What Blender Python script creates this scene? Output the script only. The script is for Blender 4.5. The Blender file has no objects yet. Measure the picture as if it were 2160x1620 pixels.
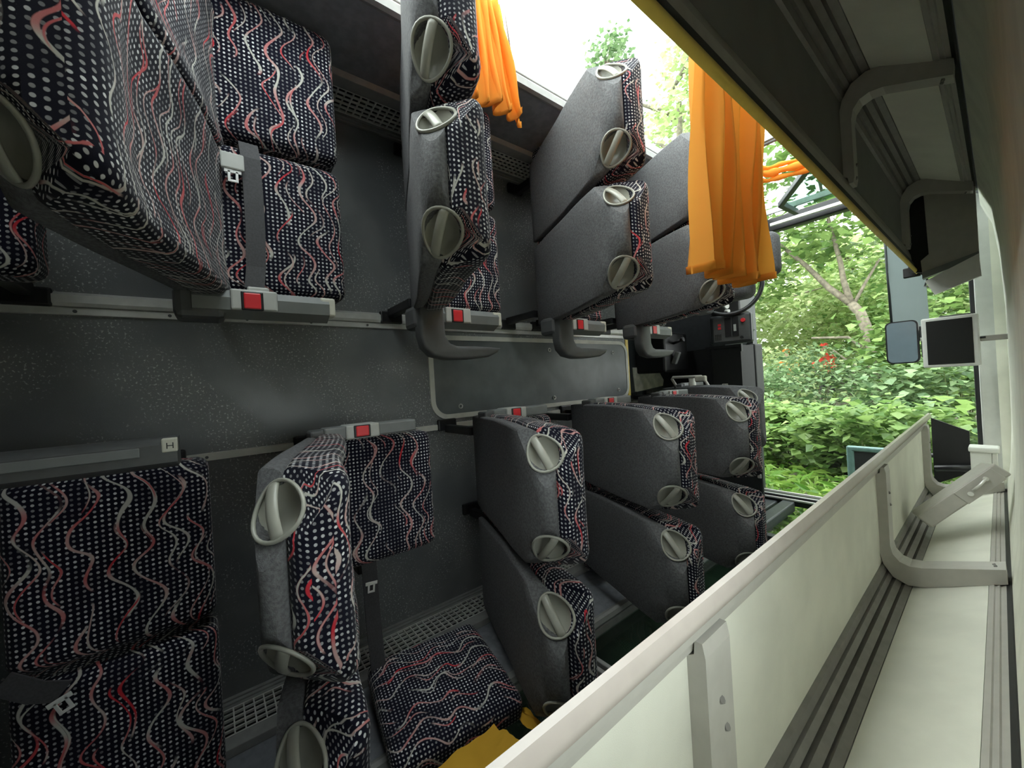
import bpy, bmesh, math, random
from mathutils import Vector, Matrix
random.seed(7)
# ---------------------------------------------------------------- frame of the place
# The coach lies on its door side.  World X = from the coach floor to its roof, Y = forward,
# Z = true up (the driver's side of the coach).
S = bpy.context.scene
COL = S.collection
F_PX, FVP = 811.0, 1032.0
th = math.atan2(F_PX, FVP)
CAM = Vector((1.85, 0.0, -0.07))
look = Vector((-math.cos(th), math.sin(th), 0)); rgt = Vector((math.sin(th), math.cos(th), 0)); upv = Vector((0, 0, 1))
n_ = math.hypot(1, .06); cr, sr = 1 / n_, .06 / n_
cx = rgt * cr - upv * sr; cy = rgt * sr + upv * cr; cz = -look
cam = bpy.data.cameras.new('camera'); cam.sensor_width = 36; cam.lens = F_PX / 2160 * 36
cam.clip_start = .01; cam.clip_end = 200
co = bpy.data.objects.new('camera', cam); COL.objects.link(co)
co.matrix_world = Matrix(((cx.x, cy.x, cz.x, CAM.x), (cx.y, cy.y, cz.y, CAM.y), (cx.z, cy.z, cz.z, CAM.z), (0, 0, 0, 1)))
S.camera = co
# world: bright overcast sky
W = bpy.data.worlds.new('sky'); S.world = W; W.use_nodes = True
bg = W.node_tree.nodes['Background']; bg.inputs[0].default_value = (.97, .985, 1.0, 1); bg.inputs[1].default_value = 4.4
sun = bpy.data.lights.new('sun', 'SUN'); sun.energy = 2.0; sun.angle = 1.0; sun.color = (1, .97, .9)
so = bpy.data.objects.new('sun', sun); COL.objects.link(so); so.rotation_euler = (math.radians(28), math.radians(-18), 0)
S.view_settings.view_transform = 'Standard'; S.view_settings.look = 'None'; S.view_settings.gamma = 1
S.view_settings.use_curve_mapping = False; S.view_settings.exposure = 0.82
S.cycles.use_denoising = True
S.cycles.max_bounces = 10; S.cycles.diffuse_bounces = 6; S.cycles.transparent_max_bounces = 16
S.cycles.sample_clamp_indirect = 8

# ---------------------------------------------------------------- materials
class NT:
    def __init__(s, name):
        s.m = bpy.data.materials.new(name); s.m.use_nodes = True
        s.t = s.m.node_tree; s.p = s.t.nodes['Principled BSDF']
    def n(s, typ, **k):
        o = s.t.nodes.new(typ)
        for a, b in k.items(): setattr(o, a, b)
        return o
    def l(s, a, b): s.t.links.new(a, b)
    def put(s, sock, v):
        if isinstance(v, (int, float)): sock.default_value = v
        elif isinstance(v, tuple): sock.default_value = v
        else: s.l(v, sock)
    def math(s, op, a, b=0.0, c=None, clamp=False):
        o = s.n('ShaderNodeMath', operation=op, use_clamp=clamp)
        s.put(o.inputs[0], a); s.put(o.inputs[1], b)
        if c is not None: s.put(o.inputs[2], c)
        return o.outputs[0]
    def comb(s, x, y, z=0.0):
        o = s.n('ShaderNodeCombineXYZ')
        for i, v in enumerate((x, y, z)): s.put(o.inputs[i], v)
        return o.outputs[0]
    def noise(s, vec, scale=1.0, detail=2.0, dim='3D'):
        o = s.n('ShaderNodeTexNoise', noise_dimensions=dim)
        if vec is not None: s.l(vec, o.inputs['Vector'])
        o.inputs['Scale'].default_value = scale; o.inputs['Detail'].default_value = detail
        return o.outputs['Fac']
    def white(s, vec):
        o = s.n('ShaderNodeTexWhiteNoise', noise_dimensions='3D'); s.l(vec, o.inputs['Vector']); return o.outputs['Value']
    def ramp(s, v, a, b, lo=0.0, hi=1.0, smooth=True):
        o = s.n('ShaderNodeMapRange'); o.interpolation_type = 'SMOOTHSTEP' if smooth else 'LINEAR'
        s.put(o.inputs[0], v)
        for i, q in enumerate((a, b, lo, hi)): s.put(o.inputs[i + 1], q)
        return o.outputs[0]
    def mix(s, f, a, b):
        o = s.n('ShaderNodeMix', data_type='RGBA'); s.put(o.inputs[0], f)
        for i, v in ((6, a), (7, b)):
            if isinstance(v, tuple): o.inputs[i].default_value = v if len(v) == 4 else v + (1,)
            else: s.l(v, o.inputs[i])
        return o.outputs[2]
    def bump(s, h, strength=.3, dist=.002):
        o = s.n('ShaderNodeBump'); o.inputs['Strength'].default_value = strength; o.inputs['Distance'].default_value = dist
        s.l(h, o.inputs['Height']); s.l(o.outputs[0], s.p.inputs['Normal'])
    def set(s, **k):
        for a, v in k.items():
            i = s.p.inputs[a.replace('_', ' ')]
            if isinstance(v, tuple) and len(v) == 3: v = v + (1,)
            s.put(i, v)
        return s

def plain(name, c, rough=.5, metal=0.0, var=.12, scale=25.0, bump=0.0, bscale=300.0, **k):
    t = NT(name); g = t.n('ShaderNodeTexCoord').outputs['Object']
    f = t.ramp(t.noise(g, scale, 4), .3, .7)
    t.set(Base_Color=t.mix(f, tuple(x * (1 - var) for x in c), tuple(min(1, x * (1 + var)) for x in c)), Roughness=rough, Metallic=metal, **k)
    if bump: t.bump(t.noise(g, bscale, 3), bump)
    return t.m

def fabric(name='seat_fabric'):
    t = NT(name)
    uv = t.n('ShaderNodeUVMap').outputs[0]
    sep = t.n('ShaderNodeSeparateXYZ'); t.l(uv, sep.inputs[0])
    info = t.n('ShaderNodeObjectInfo')
    off = t.math('MULTIPLY', info.outputs['Random'], 7.3)
    s0, t0 = sep.outputs[0], sep.outputs[1]
    M = t.math
    D = .0125
    ds, dt = M('DIVIDE', s0, D), M('DIVIDE', t0, D)
    fx = M('SUBTRACT', M('FRACT', ds), .5); fy = M('SUBTRACT', M('FRACT', dt), .5)
    d = M('SQRT', M('ADD', M('MULTIPLY', fx, fx), M('MULTIPLY', fy, fy)))
    dot = t.ramp(d, .29, .20)
    rnd = t.white(t.comb(M('FLOOR', ds), M('FLOOR', dt), off))
    patch = t.ramp(t.noise(t.comb(M('MULTIPLY', s0, 14.0), M('MULTIPLY', t0, 10.0), off), 1.0, 1), .33, .6, .35, 1.0)
    dotv = M('MULTIPLY', M('MULTIPLY', dot, t.ramp(rnd, 0.0, 1.0, .35, 1.0, False)), patch)
    # wavy ribbons running across the seat
    tt = M('ADD', t0, off)
    ph = M('MULTIPLY', t.noise(t.comb(M('MULTIPLY', s0, 7.0), M('MULTIPLY', tt, 5.0), off), 1.0, 1), 4.5)
    wv = M('MULTIPLY', M('SINE', M('ADD', M('MULTIPLY', tt, 2 * math.pi / .140), ph)), .0165)
    nz = M('MULTIPLY', M('SUBTRACT', t.noise(t.comb(M('MULTIPLY', s0, 9.0), M('MULTIPLY', tt, 8.0), 3.1), 1.0, 0), .5), .022)
    sp = M('ADD', M('ADD', s0, wv), nz)
    line = None; cols = None
    for k, (cell, w0, w1, seed, thr) in enumerate(((.058, .028, .062, 11.3, .40), (.050, .020, .042, 47.9, .48))):
        cs = M('ADD', M('DIVIDE', sp, cell), .37 * k)
        c = M('FLOOR', cs); fr = M('SUBTRACT', M('FRACT', cs), .5)
        r1 = t.white(t.comb(c, off, seed))
        o = M('ADD', M('MULTIPLY', M('SUBTRACT', r1, .5), .35), M('MULTIPLY', M('SINE', M('ADD', M('MULTIPLY', tt, 27.0), M('MULTIPLY', r1, 40.0))), .20))
        w = t.ramp(t.noise(t.comb(M('MULTIPLY', tt, 11.0), M('MULTIPLY', c, 5.3), seed), 1.0, 1), .3, .7, w0, w1)
        a = M('ABSOLUTE', M('SUBTRACT', fr, o))
        ln = t.ramp(M('SUBTRACT', a, w), .03, -.01)
        msk = t.ramp(t.noise(t.comb(M('MULTIPLY', tt, 6.0), M('MULTIPLY', c, 3.7), seed + 5), 1.0, 1), thr, thr + .06)
        ln = M('MULTIPLY', ln, msk)
        cn = t.noise(t.comb(M('MULTIPLY', tt, 9.0), M('MULTIPLY', c, 4.9), seed + 9), 1.0, 1)
        rr = t.n('ShaderNodeValToRGB'); t.l(cn, rr.inputs[0])
        e = rr.color_ramp.elements
        e[0].position = .43; e[0].color = (.50, .49, .45, 1); e[1].position = .69; e[1].color = (.55, .035, .05, 1)
        q = e.new(.56); q.color = (.52, .2, .2, 1)
        if line is None: line, cols = ln, rr.outputs[0]
        else: cols = t.mix(ln, cols, rr.outputs[0]); line = M('MAXIMUM', line, ln)
    base = t.mix(dotv, (.0075, .0075, .016), (.76, .76, .78))
    t.set(Base_Color=t.mix(line, base, cols), Roughness=.92, Sheen_Weight=.12, Sheen_Roughness=.4)
    t.p.inputs['Specular IOR Level'].default_value = .12
    h = M('ADD', M('MULTIPLY', line, .8), t.noise(t.comb(M('MULTIPLY', s0, 900.0), M('MULTIPLY', t0, 900.0)), 1.0, 2))
    t.bump(h, .25, .001)
    return t.m

def cloth(name, c, trans=.5):
    t = NT(name); g = t.n('ShaderNodeTexCoord').outputs['Object']
    f = t.noise(g, 9, 3); col = t.mix(f, tuple(x * .9 for x in c), c)
    t.set(Base_Color=col, Roughness=.85)
    tr = t.n('ShaderNodeBsdfTranslucent'); t.l(col, tr.inputs[0])
    mx = t.n('ShaderNodeMixShader'); mx.inputs[0].default_value = trans
    t.l(t.p.outputs[0], mx.inputs[1]); t.l(tr.outputs[0], mx.inputs[2])
    t.l(mx.outputs[0], t.t.nodes['Material Output'].inputs[0]); return t.m

def leafmat(name, a, b, trans=.45):
    t = NT(name)
    g = t.n('ShaderNodeNewGeometry')
    r = g.outputs['Random Per Island']
    col = t.mix(r, a, b); t.set(Base_Color=col, Roughness=.45)
    tr = t.n('ShaderNodeBsdfTranslucent'); t.l(col, tr.inputs[0])
    mx = t.n('ShaderNodeMixShader'); mx.inputs[0].default_value = trans
    t.l(t.p.outputs[0], mx.inputs[1]); t.l(tr.outputs[0], mx.inputs[2])
    t.l(mx.outputs[0], t.t.nodes['Material Output'].inputs[0]); return t.m

def glass(name, tint=(.93, .97, .95), refl=.06):
    t = NT(name)
    tr = t.n('ShaderNodeBsdfTransparent'); tr.inputs[0].default_value = tint + (1,)
    gl = t.n('ShaderNodeBsdfGlossy'); gl.inputs['Roughness'].default_value = .03
    mx = t.n('ShaderNodeMixShader'); mx.inputs[0].default_value = refl
    t.l(tr.outputs[0], mx.inputs[1]); t.l(gl.outputs[0], mx.inputs[2])
    t.l(mx.outputs[0], t.t.nodes['Material Output'].inputs[0]); return t.m

def floormat():
    t = NT('speckled_vinyl'); g = t.n('ShaderNodeTexCoord').outputs['Object']
    big = t.ramp(t.noise(g, 3.5, 5), .35, .65)
    fine = t.noise(g, 260, 2)
    dust = t.math('MULTIPLY', t.ramp(t.noise(g, 130, 4), .58, .66), t.ramp(t.noise(g, 4, 4), .42, .60))
    col = t.mix(big, (.140, .148, .152), (.20, .205, .205))
    col = t.mix(t.ramp(fine, .45, .75, 0, .5), col, (.16, .18, .19))
    col = t.mix(t.math('MULTIPLY', dust, .85), col, (.62, .63, .61))
    t.set(Base_Color=col, Roughness=t.ramp(big, 0, 1, .33, .48)); t.bump(fine, .25, .001); return t.m

MT = dict(
    fabric=fabric(), floor=floormat(),
    shell=plain('grey_carpet_cloth', (.115, .116, .122), .95, var=.25, scale=150, bump=.6, bscale=420),
    hatch=plain('hatch_vinyl', (.13, .145, .147), .38, var=.14, scale=8, bump=.15, bscale=500),
    alu=plain('aluminium', (.72, .72, .69), .36, .35, .06),
    cream_edge=plain('cream_edging', (.60, .60, .54), .5, 0, .08, 12),
    grip=plain('olive_plastic', (.33, .33, .285), .32, 0, .05),
    bowl=plain('olive_plastic_bowl', (.26, .26, .22), .42, 0, .08),
    armdark=plain('charcoal_plastic', (.085, .088, .090), .5, 0, .08),
    armgrey=plain('mid_grey_plastic', (.17, .18, .18), .5, 0, .06),
    armlight=plain('light_grey_plastic', (.45, .46, .44), .5, 0, .04),
    red=plain('red_plastic', (.68, .03, .04), .4, 0, .05),
    tag=plain('label_paper', (.58, .57, .49), .6, 0, .05),
    black=plain('black_plastic', (.012, .012, .014), .42, 0, .1),
    dash=plain('dash_plastic', (.026, .031, .034), .45, 0, .12, bump=.2),
    steel=plain('bright_steel', (.80, .80, .79), .28, .35, .05),
    belt=plain('belt_webbing', (.055, .055, .060), .75, 0, .15, 200),
    rail=plain('beige_rail', (.47, .415, .385), .22, 0, .03),
    railgrey=plain('grey_rail', (.42, .405, .375), .4, 0, .04),
    yellow=plain('yellow_rail', (.78, .58, .12), .35, 0, .06),
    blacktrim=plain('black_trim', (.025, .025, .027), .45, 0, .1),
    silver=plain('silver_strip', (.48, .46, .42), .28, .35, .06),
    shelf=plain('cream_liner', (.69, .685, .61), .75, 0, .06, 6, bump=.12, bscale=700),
    shelf_shaded=plain('cream_liner_shaded', (.20, .20, .19), .7, 0, .06, 6), ridge=plain('ridged_grey', (.20, .19, .18), .5, 0, .08),  # upper rack's liner: the cream one with shade put into its colour
    bracket=plain('bracket_grey', (.44, .425, .395), .42, .1, .04),
    ceil=plain('ceiling_cloth', (.90, .90, .80), .9, 0, .05, 9, bump=.25, bscale=600),
    wall=plain('wall_carpet', (.20, .21, .235), .9, 0, .12, 30, bump=.2, bscale=500),
    sill=plain('window_rubber', (.30, .30, .29), .5, 0, .08),
    white=plain('white_plastic', (.70, .71, .68), .45, 0, .03),
    grille=plain('grille_metal', (.82, .82, .78), .4, .3, .04),
    curtain=cloth('orange_curtain_cloth', (.92, .41, .05), .42),
    curtain2=cloth('yellow_curtain_cloth', (.90, .50, .045), .3),
    blind=cloth('grey_blind_cloth', (.22, .26, .27), .3),
    glass=glass('clear_glass'), tint=glass('tinted_glass', (.50, .62, .58), .08),
    mirror=plain('mirror_glass', (.34, .44, .52), .15, .5, .02),
    teal=plain('teal_paint', (.16, .27, .26), .3), boxblack=plain('satin_black', (.009, .011, .011), .65),
    screen=plain('dark_screen', (.006, .007, .007), .45, 0, .02),
    paper=plain('stained_board', (.44, .43, .36), .8, 0, .2, 14),
    wood=plain('bark', (.17, .15, .11), .9, 0, .3, 18, bump=.6, bscale=60),
    stalk=plain('green_stalk', (.12, .15, .05), .8, 0, .2),
    grass=plain('grass_soil', (.13, .125, .09), .95, 0, .4, 6, bump=.8, bscale=40),
    leaf_a=leafmat('leaf_green', (.08, .165, .04), (.28, .41, .13)),
    leaf_b=leafmat('leaf_deep', (.06, .13, .045), (.27, .38, .19), .35),
    leaf_c=leafmat('leaf_pale', (.26, .37, .12), (.58, .66, .36), .5),
    blade=leafmat('grass_blade', (.09, .22, .03), (.28, .42, .09), .4),
    redcloth=plain('red_jacket_cloth', (.75, .06, .04), .8), orangecloth=plain('orange_jacket_cloth', (.85, .25, .04), .8),
    skin=plain('skin', (.55, .34, .25), .6),
)

# ---------------------------------------------------------------- builders
def link(o, parent=None):
    COL.objects.link(o)
    if parent: o.parent = parent
    return o

def tag(o, label, cat, group=None, kind=None):
    o['label'] = label; o['category'] = cat
    if group: o['group'] = group
    if kind: o['kind'] = kind
    return o

def thing(name, label, cat, loc=(0, 0, 0), group=None):
    o = bpy.data.objects.new(name, None); o.empty_display_size = .05; o.location = loc
    COL.objects.link(o); return tag(o, label, cat, group)

class MB:
    """collects shapes in world coordinates, builds one mesh object"""
    def __init__(s): s.bm = bmesh.new(); s.uv = s.bm.loops.layers.uv.new('UVMap')
    def face(s, vs, uvs=None, smooth=False):
        try: f = s.bm.faces.new(vs)
        except ValueError: return None
        f.smooth = smooth
        if uvs:
            for l, u in zip(f.loops, uvs): l[s.uv].uv = u
        return f
    def box(s, x, y, z, bev=0.0, seg=2):
        g = bmesh.new(); bmesh.ops.create_cube(g, size=1)
        for v in g.verts:
            v.co = Vector((x[0] + (v.co.x + .5) * (x[1] - x[0]), y[0] + (v.co.y + .5) * (y[1] - y[0]), z[0] + (v.co.z + .5) * (z[1] - z[0])))
        if bev:
            bmesh.ops.bevel(g, geom=g.edges[:], offset=bev, segments=seg, affect='EDGES', profile=.5)
        s.add(g); return s
    def obox(s, c, ax, ay, az, hx, hy, hz, bev=0.0):
        g = bmesh.new(); bmesh.ops.create_cube(g, size=2)
        for v in g.verts: v.co = Vector((v.co.x * hx, v.co.y * hy, v.co.z * hz))
        if bev: bmesh.ops.bevel(g, geom=g.edges[:], offset=bev, segments=2, affect='EDGES', profile=.5)
        for v in g.verts: v.co = Vector(c) + Vector(ax) * v.co.x + Vector(ay) * v.co.y + Vector(az) * v.co.z
        s.add(g); return s
    def add(s, g):
        m = {}
        for v in g.verts: m[v] = s.bm.verts.new(v.co)
        for f in g.faces:
            q = s.face([m[v] for v in f.verts]); 
            if q: q.smooth = f.smooth
        g.free()
    def extrude(s, prof, y0, y1, smooth=False, closed=True):
        """profile in (x,z), extruded along y"""
        a = [s.bm.verts.new((p[0], y0, p[1])) for p in prof]; b = [s.bm.verts.new((p[0], y1, p[1])) for p in prof]
        n = len(prof)
        for i in range(n if closed else n - 1):
            j = (i + 1) % n; s.face([a[i], a[j], b[j], b[i]], smooth=smooth)
        if closed: s.face(a[::-1]); s.face(b)
        return s
    def prism(s, pts, d):
        """planar polygon pts (3-D) thickened by vector d"""
        a = [s.bm.verts.new(p) for p in pts]; b = [s.bm.verts.new(Vector(p) + Vector(d)) for p in pts]; n = len(pts)
        s.face(a[::-1]); s.face(b)
        for i in range(n): s.face([a[i], a[(i + 1) % n], b[(i + 1) % n], b[i]])
        return s
    def tube(s, path, r, seg=10, closed=False, cap=True, flat=1.0):
        path = [Vector(p) for p in path]; n = len(path); rings = []; prev = None
        for i, p in enumerate(path):
            a = path[(i - 1) % n] if (closed or i) else p; b = path[(i + 1) % n] if (closed or i < n - 1) else p
            t = (b - a).normalized()
            if prev is None:
                prev = t.orthogonal().normalized()
            prev = (prev - t * prev.dot(t)).normalized(); q = t.cross(prev)
            rr = r[i] if isinstance(r, (list, tuple)) else r
            rings.append([s.bm.verts.new(p + prev * math.cos(k * 2 * math.pi / seg) * rr + q * math.sin(k * 2 * math.pi / seg) * rr * flat) for k in range(seg)])
        for i in range(n if closed else n - 1):
            A, B = rings[i], rings[(i + 1) % n]
            for k in range(seg): s.face([A[k], A[(k + 1) % seg], B[(k + 1) % seg], B[k]], smooth=True)
        if cap and not closed: s.face(rings[0][::-1]); s.face(rings[-1])
        return s
    def loft(s, rings, uvs=None, capuv=None, smooth=True):
        R = [[s.bm.verts.new(p) for p in r] for r in rings]; n = len(rings[0])
        for i in range(len(R) - 1):
            for k in range(n):
                j = (k + 1) % n
                u = None
                if uvs: u = [uvs[i][k], uvs[i][k + 1], uvs[i + 1][k + 1], uvs[i + 1][k]]
                s.face([R[i][k], R[i][j], R[i + 1][j], R[i + 1][k]], u, smooth)
        for r, rev in ((R[0], True), (R[-1], False)):
            vs = r[::-1] if rev else r
            s.face(vs, [capuv(v.co) for v in vs] if capuv else None, False)
        return s
    def build(s, name, mat, parent=None, org=(0, 0, 0), recalc=True, smooth_angle=None):
        if recalc: bmesh.ops.recalc_face_normals(s.bm, faces=s.bm.faces[:])
        o_ = Vector(org)
        for v in s.bm.verts: v.co -= o_
        me = bpy.data.meshes.new(name); s.bm.to_mesh(me); s.bm.free()
        me.materials.append(MT[mat] if isinstance(mat, str) else mat)
        if smooth_angle:
            for p in me.polygons: p.use_smooth = True
            try: me.set_sharp_from_angle(angle=math.radians(smooth_angle))
            except Exception: pass
        o = bpy.data.objects.new(name, me); link(o, parent)
        if parent is None: o.location = o_
        return o

def structure(o): o['kind'] = 'structure'; return o

def dup(root, loc, label=None, cat=None, group=None):
    r = root.copy(); COL.objects.link(r); r.location = loc
    if label: r['label'] = label
    for ch in list(root.children):
        c = ch.copy(); COL.objects.link(c); c.parent = r
        for g in list(ch.children):
            d = g.copy(); COL.objects.link(d); d.parent = c
    return r

# ---------------------------------------------------------------- shell of the coach
YB, YF = -2.3, 3.88          # rear / front ends of the modelled part
WZ = 1.22                    # half width
structure(MB().box((-.06, 0), (YB, 2.66), (-1.26, 1.26)).build('floor', 'floor'))
structure(MB().box((-.28, -.2), (2.60, 4.0), (-1.26, 1.26)).build('floor_front', 'dash'))
structure(MB().box((-.21, -.06), (2.60, 2.655), (-1.26, 1.26)).build('trim_1', 'dash'))
# side walls below the windows, lower = the side the coach lies on
structure(MB().box((-.06, .615), (YB, YF), (WZ, WZ + .06)).build('wall_left', 'wall'))
structure(MB().box((-.06, .615), (YB, 2.95), (-WZ - .06, -WZ)).build('wall_right', 'wall'))
structure(MB().box((-.2, 2.2), (YB - .06, YB), (-1.3, 1.3)).build('wall_rear', 'wall'))
# walls above the windows and roof
def roof_side(sg):
    return [(1.46, sg * WZ), (1.52, sg * 1.16), (1.62, sg * 1.02), (1.78, sg * .93), (1.86, sg * .86), (1.90, sg * .80), (1.97, sg * .80), (1.97, sg * 1.3), (1.46, sg * 1.3)]
structure(MB().extrude(roof_side(1), YB, 3.75).build('trim_2', 'wall'))
structure(MB().extrude(roof_side(-1), YB, 3.75).build('trim_3', 'wall'))
ce = [(1.846, -.84), (1.864, -.70), (1.874, -.5), (1.878, -.2), (1.878, .2), (1.868, .5), (1.850, .70), (1.808, .84), (1.84, .86), (2.0, .9), (2.0, -.9)]
structure(MB().extrude(ce, YB, .15).build('ceiling', 'ceil', smooth_angle=40))
structure(MB().extrude(ce, .70, 3.75).build('ceiling_front', 'ceil', smooth_angle=40))
cs_ = lambda sg: [((1.846, -.84), (1.864, -.70), (1.874, -.5), (1.876, -.40), (2.0, -.40), (2.0, -.9)), ((1.808, .84), (1.850, .70), (1.868, .5), (1.877, .2), (1.878, .1), (2.0, .1), (2.0, .9), (1.84, .86))][sg > 0]
structure(MB().extrude(cs_(1), .15, .70).build('ceiling_side', 'ceil', smooth_angle=40))
structure(MB().extrude(cs_(-1), .15, .70).build('ceiling_side_low', 'ceil', smooth_angle=40))
# roof hatch added out of view to bring soft daylight to the aisle floor
w7 = bpy.data.objects.new('added_roof_hatch', None); COL.objects.link(w7); w7['kind'] = 'structure'
MB().box((1.99, 1.996), (.15, .70), (-.40, .10)).build('pane', 'glass', w7)
MB().box((1.985, 2.0), (.15, .18), (-.40, .10), .003).box((1.985, 2.0), (.67, .70), (-.40, .10), .003).box((1.985, 2.0), (.15, .70), (.07, .10), .003).box((1.985, 2.0), (.15, .70), (-.40, -.37), .003).build('window_frame', 'sill', w7)
# solid sides behind the camera's row; left windows omitted to keep daylight out
structure(MB().box((.6, 1.5), (YB, -.45), (WZ, WZ + .06)).build('wall_left_light_block', 'wall'))
structure(MB().box((.6, 1.5), (YB, -1.2), (-WZ - .06, -WZ)).build('wall_right_rear', 'wall'))
# windows: panes plus rubber edges
def window(name, y0, y1, sg, x0=.64, x1=1.47, mat='glass', e=.02):
    w = bpy.data.objects.new(name, None); COL.objects.link(w); w['kind'] = 'structure'
    MB().box((x0 - .03, x1 + .03), (y0, y1), (sg * (WZ + .045) - .003, sg * (WZ + .045) + .003)).build('pane', mat, w)
    f = MB()
    for a, b in (((x0 - .035, x0 + .012), (y0, y1)), ((x1 - .012, x1 + .035), (y0, y1)), ((x0, x1), (y0, y0 + e)), ((x0, x1), (y1 - e, y1))):
        f.box(a, b, (sg * (WZ + .03) - .022, sg * (WZ + .03) + .022), .004)
    f.build('window_frame', 'sill', w)
    return w
window('window_1', -.45, 2.58, 1); window('window_2', 2.60, 3.80, 1)
window('window_3', -1.2, 1.18, -1, mat='tint'); window('window_4', 1.2, 2.86, -1, mat='tint')
# bright sill mouldings
structure(MB().extrude([(.585, 1.225), (.63, 1.19), (.65, 1.19), (.655, 1.215), (.64, 1.24), (.59, 1.24)], YB, 3.75).build('trim_4', 'sill'))
structure(MB().extrude([(.585, -1.225), (.63, -1.195), (.65, -1.195), (.655, -1.215), (.64, -1.24), (.59, -1.24)], YB, 2.9).build('trim_5', 'sill'))
# aisle edge mouldings in aluminium
structure(MB().extrude([(0, .262), (.016, .264), (.022, .275), (.022, .300), (0, .312)], YB, 2.60).extrude([(0, .236), (.009, .238), (.009, .2605), (0, .2605)], YB, 2.60).build('trim_6', 'alu'))
structure(MB().extrude([(0, -.260), (.014, -.262), (.014, -.288), (0, -.290)], YB, 2.60).build('trim_7', 'cream_edge'))
def screws(parent_name, pts, r=.0055, mat='armdark'):
    for p in pts:
        m = MB(); m.tube([(p[0], p[1], p[2]), (p[0] + .003, p[1], p[2])], r, 8)
        o = m.build('screw', mat, bpy.data.objects[parent_name])
screws('trim_6', [(.0085, y, .249) for y in (-.33, -.1, .13, .36, .6, .8, 1.0)])
screws('trim_7', [(.0135, y, -.275) for y in (-.02, .3, .62)])
# yellow step edging where the front floor drops
structure(MB().box((-.06, .006), (2.625, 2.66), (-.22, .33), .003).build('trim_8', 'yellow'))

# floor hatch
def rrect(y0, y1, z0, z1, r, n=8):
    out = []
    for cy_, cz_, a0 in ((y1 - r, z1 - r, 0), (y0 + r, z1 - r, 90), (y0 + r, z0 + r, 180), (y1 - r, z0 + r, 270)):
        for k in range(n + 1):
            a = math.radians(a0 + 90 * k / n); out.append((cy_ + r * math.cos(a), cz_ + r * math.sin(a)))
    return out
h = thing('floor_hatch', 'grey floor hatch with rounded cream edging set into the aisle', 'hatch', (0, 1.77, 0))
def ring(y0, y1, z0, z1, r, wd, x0, x1):
    m = MB(); o = rrect(y0, y1, z0, z1, r); i = rrect(y0 + wd, y1 - wd, z0 + wd, z1 - wd, r - wd)
    n = len(o); V = [[m.bm.verts.new((x, p[0], p[1])) for p in q] for x, q in ((x0, o), (x1, o), (x1, i), (x0, i))]
    for a in range(4):
        for k in range(n): m.face([V[a][k], V[a][(k + 1) % n], V[(a + 1) % 4][(k + 1) % n], V[(a + 1) % 4][k]])
    return m
ring(.905, 2.64, -.238, .214, .10, .026, 0, .009).build('edging', 'cream_edge', h, (0, 1.77, 0))
m = MB(); m.prism([(0, p[0], p[1]) for p in rrect(.93, 2.615, -.212, .188, .078)], (.005, 0, 0)); m.build('lid', 'hatch', h, (0, 1.77, 0))
for y, z in ((1.07, .135), (2.45, .125), (1.08, -.175), (1.80, -.178), (2.50, -.165), (1.78, .14)):
    m = MB(); m.tube([(.0055 + .003, y + .011 * math.cos(a * math.pi / 6), z + .011 * math.sin(a * math.pi / 6)) for a in range(12)], .0035, 6, closed=True)
    m.build('screw_ring', 'alu', h, (0, 1.77, 0))

# heater ducts with grilles along both side walls
def heater(name, sg, y0, y1, label):
    t = thing(name, label, 'heater vent', (.14, (y0 + y1) / 2, sg * 1.2)); org = (.14, (y0 + y1) / 2, sg * 1.2)
    z = sg * 1.19
    m = MB()
    for x0, x1, d in ((0, .018, .0), (.02, .036, .004), (.038, .06, .008), (.205, .222, .006), (.224, .275, .0)):
        m.box((x0, x1), (y0, y1), sorted((z + sg * d, sg * (WZ - .001))), .002)
    m.build('housing', 'sill', t, org)
    MB().box((.058, .207), (y0, y1), sorted((sg * (1.213), sg * (WZ - .0015)))).build('duct_back', 'black', t, org)
    g = MB(); dz = .006
    for k in range(6):
        x = .062 + k * .0284
        g.box((x - .0032, x + .0032), (y0, y1), sorted((sg * 1.196, sg * 1.204)))
    y = y0 + .002; i = 0
    while y < y1:
        wd = .0045
        g.box((.062, .204), (y, y + wd), sorted((sg * 1.195, sg * 1.205))); y += .031; i += 1
    g.build('grille', 'grille', t, org)
    return t
heater('heater_grille', 1, -1.2, 2.55, 'dim slatted heater grille along the shaded side wall above the upper seats')
heater('heater_grille', -1, -1.2, 2.62, 'pale slatted heater grille along the lower wall beside the dislodged cushion')

# ---------------------------------------------------------------- seats
def lerp_tab(tab, u):
    for i in range(len(tab) - 1):
        if u <= tab[i + 1][0] or i == len(tab) - 2:
            a, b = tab[i], tab[i + 1]; f = (u - a[0]) / (b[0] - a[0]); f = max(0, min(1, f))
            return [a[k] + (b[k] - a[k]) * f for k in range(1, len(a))]
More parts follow.
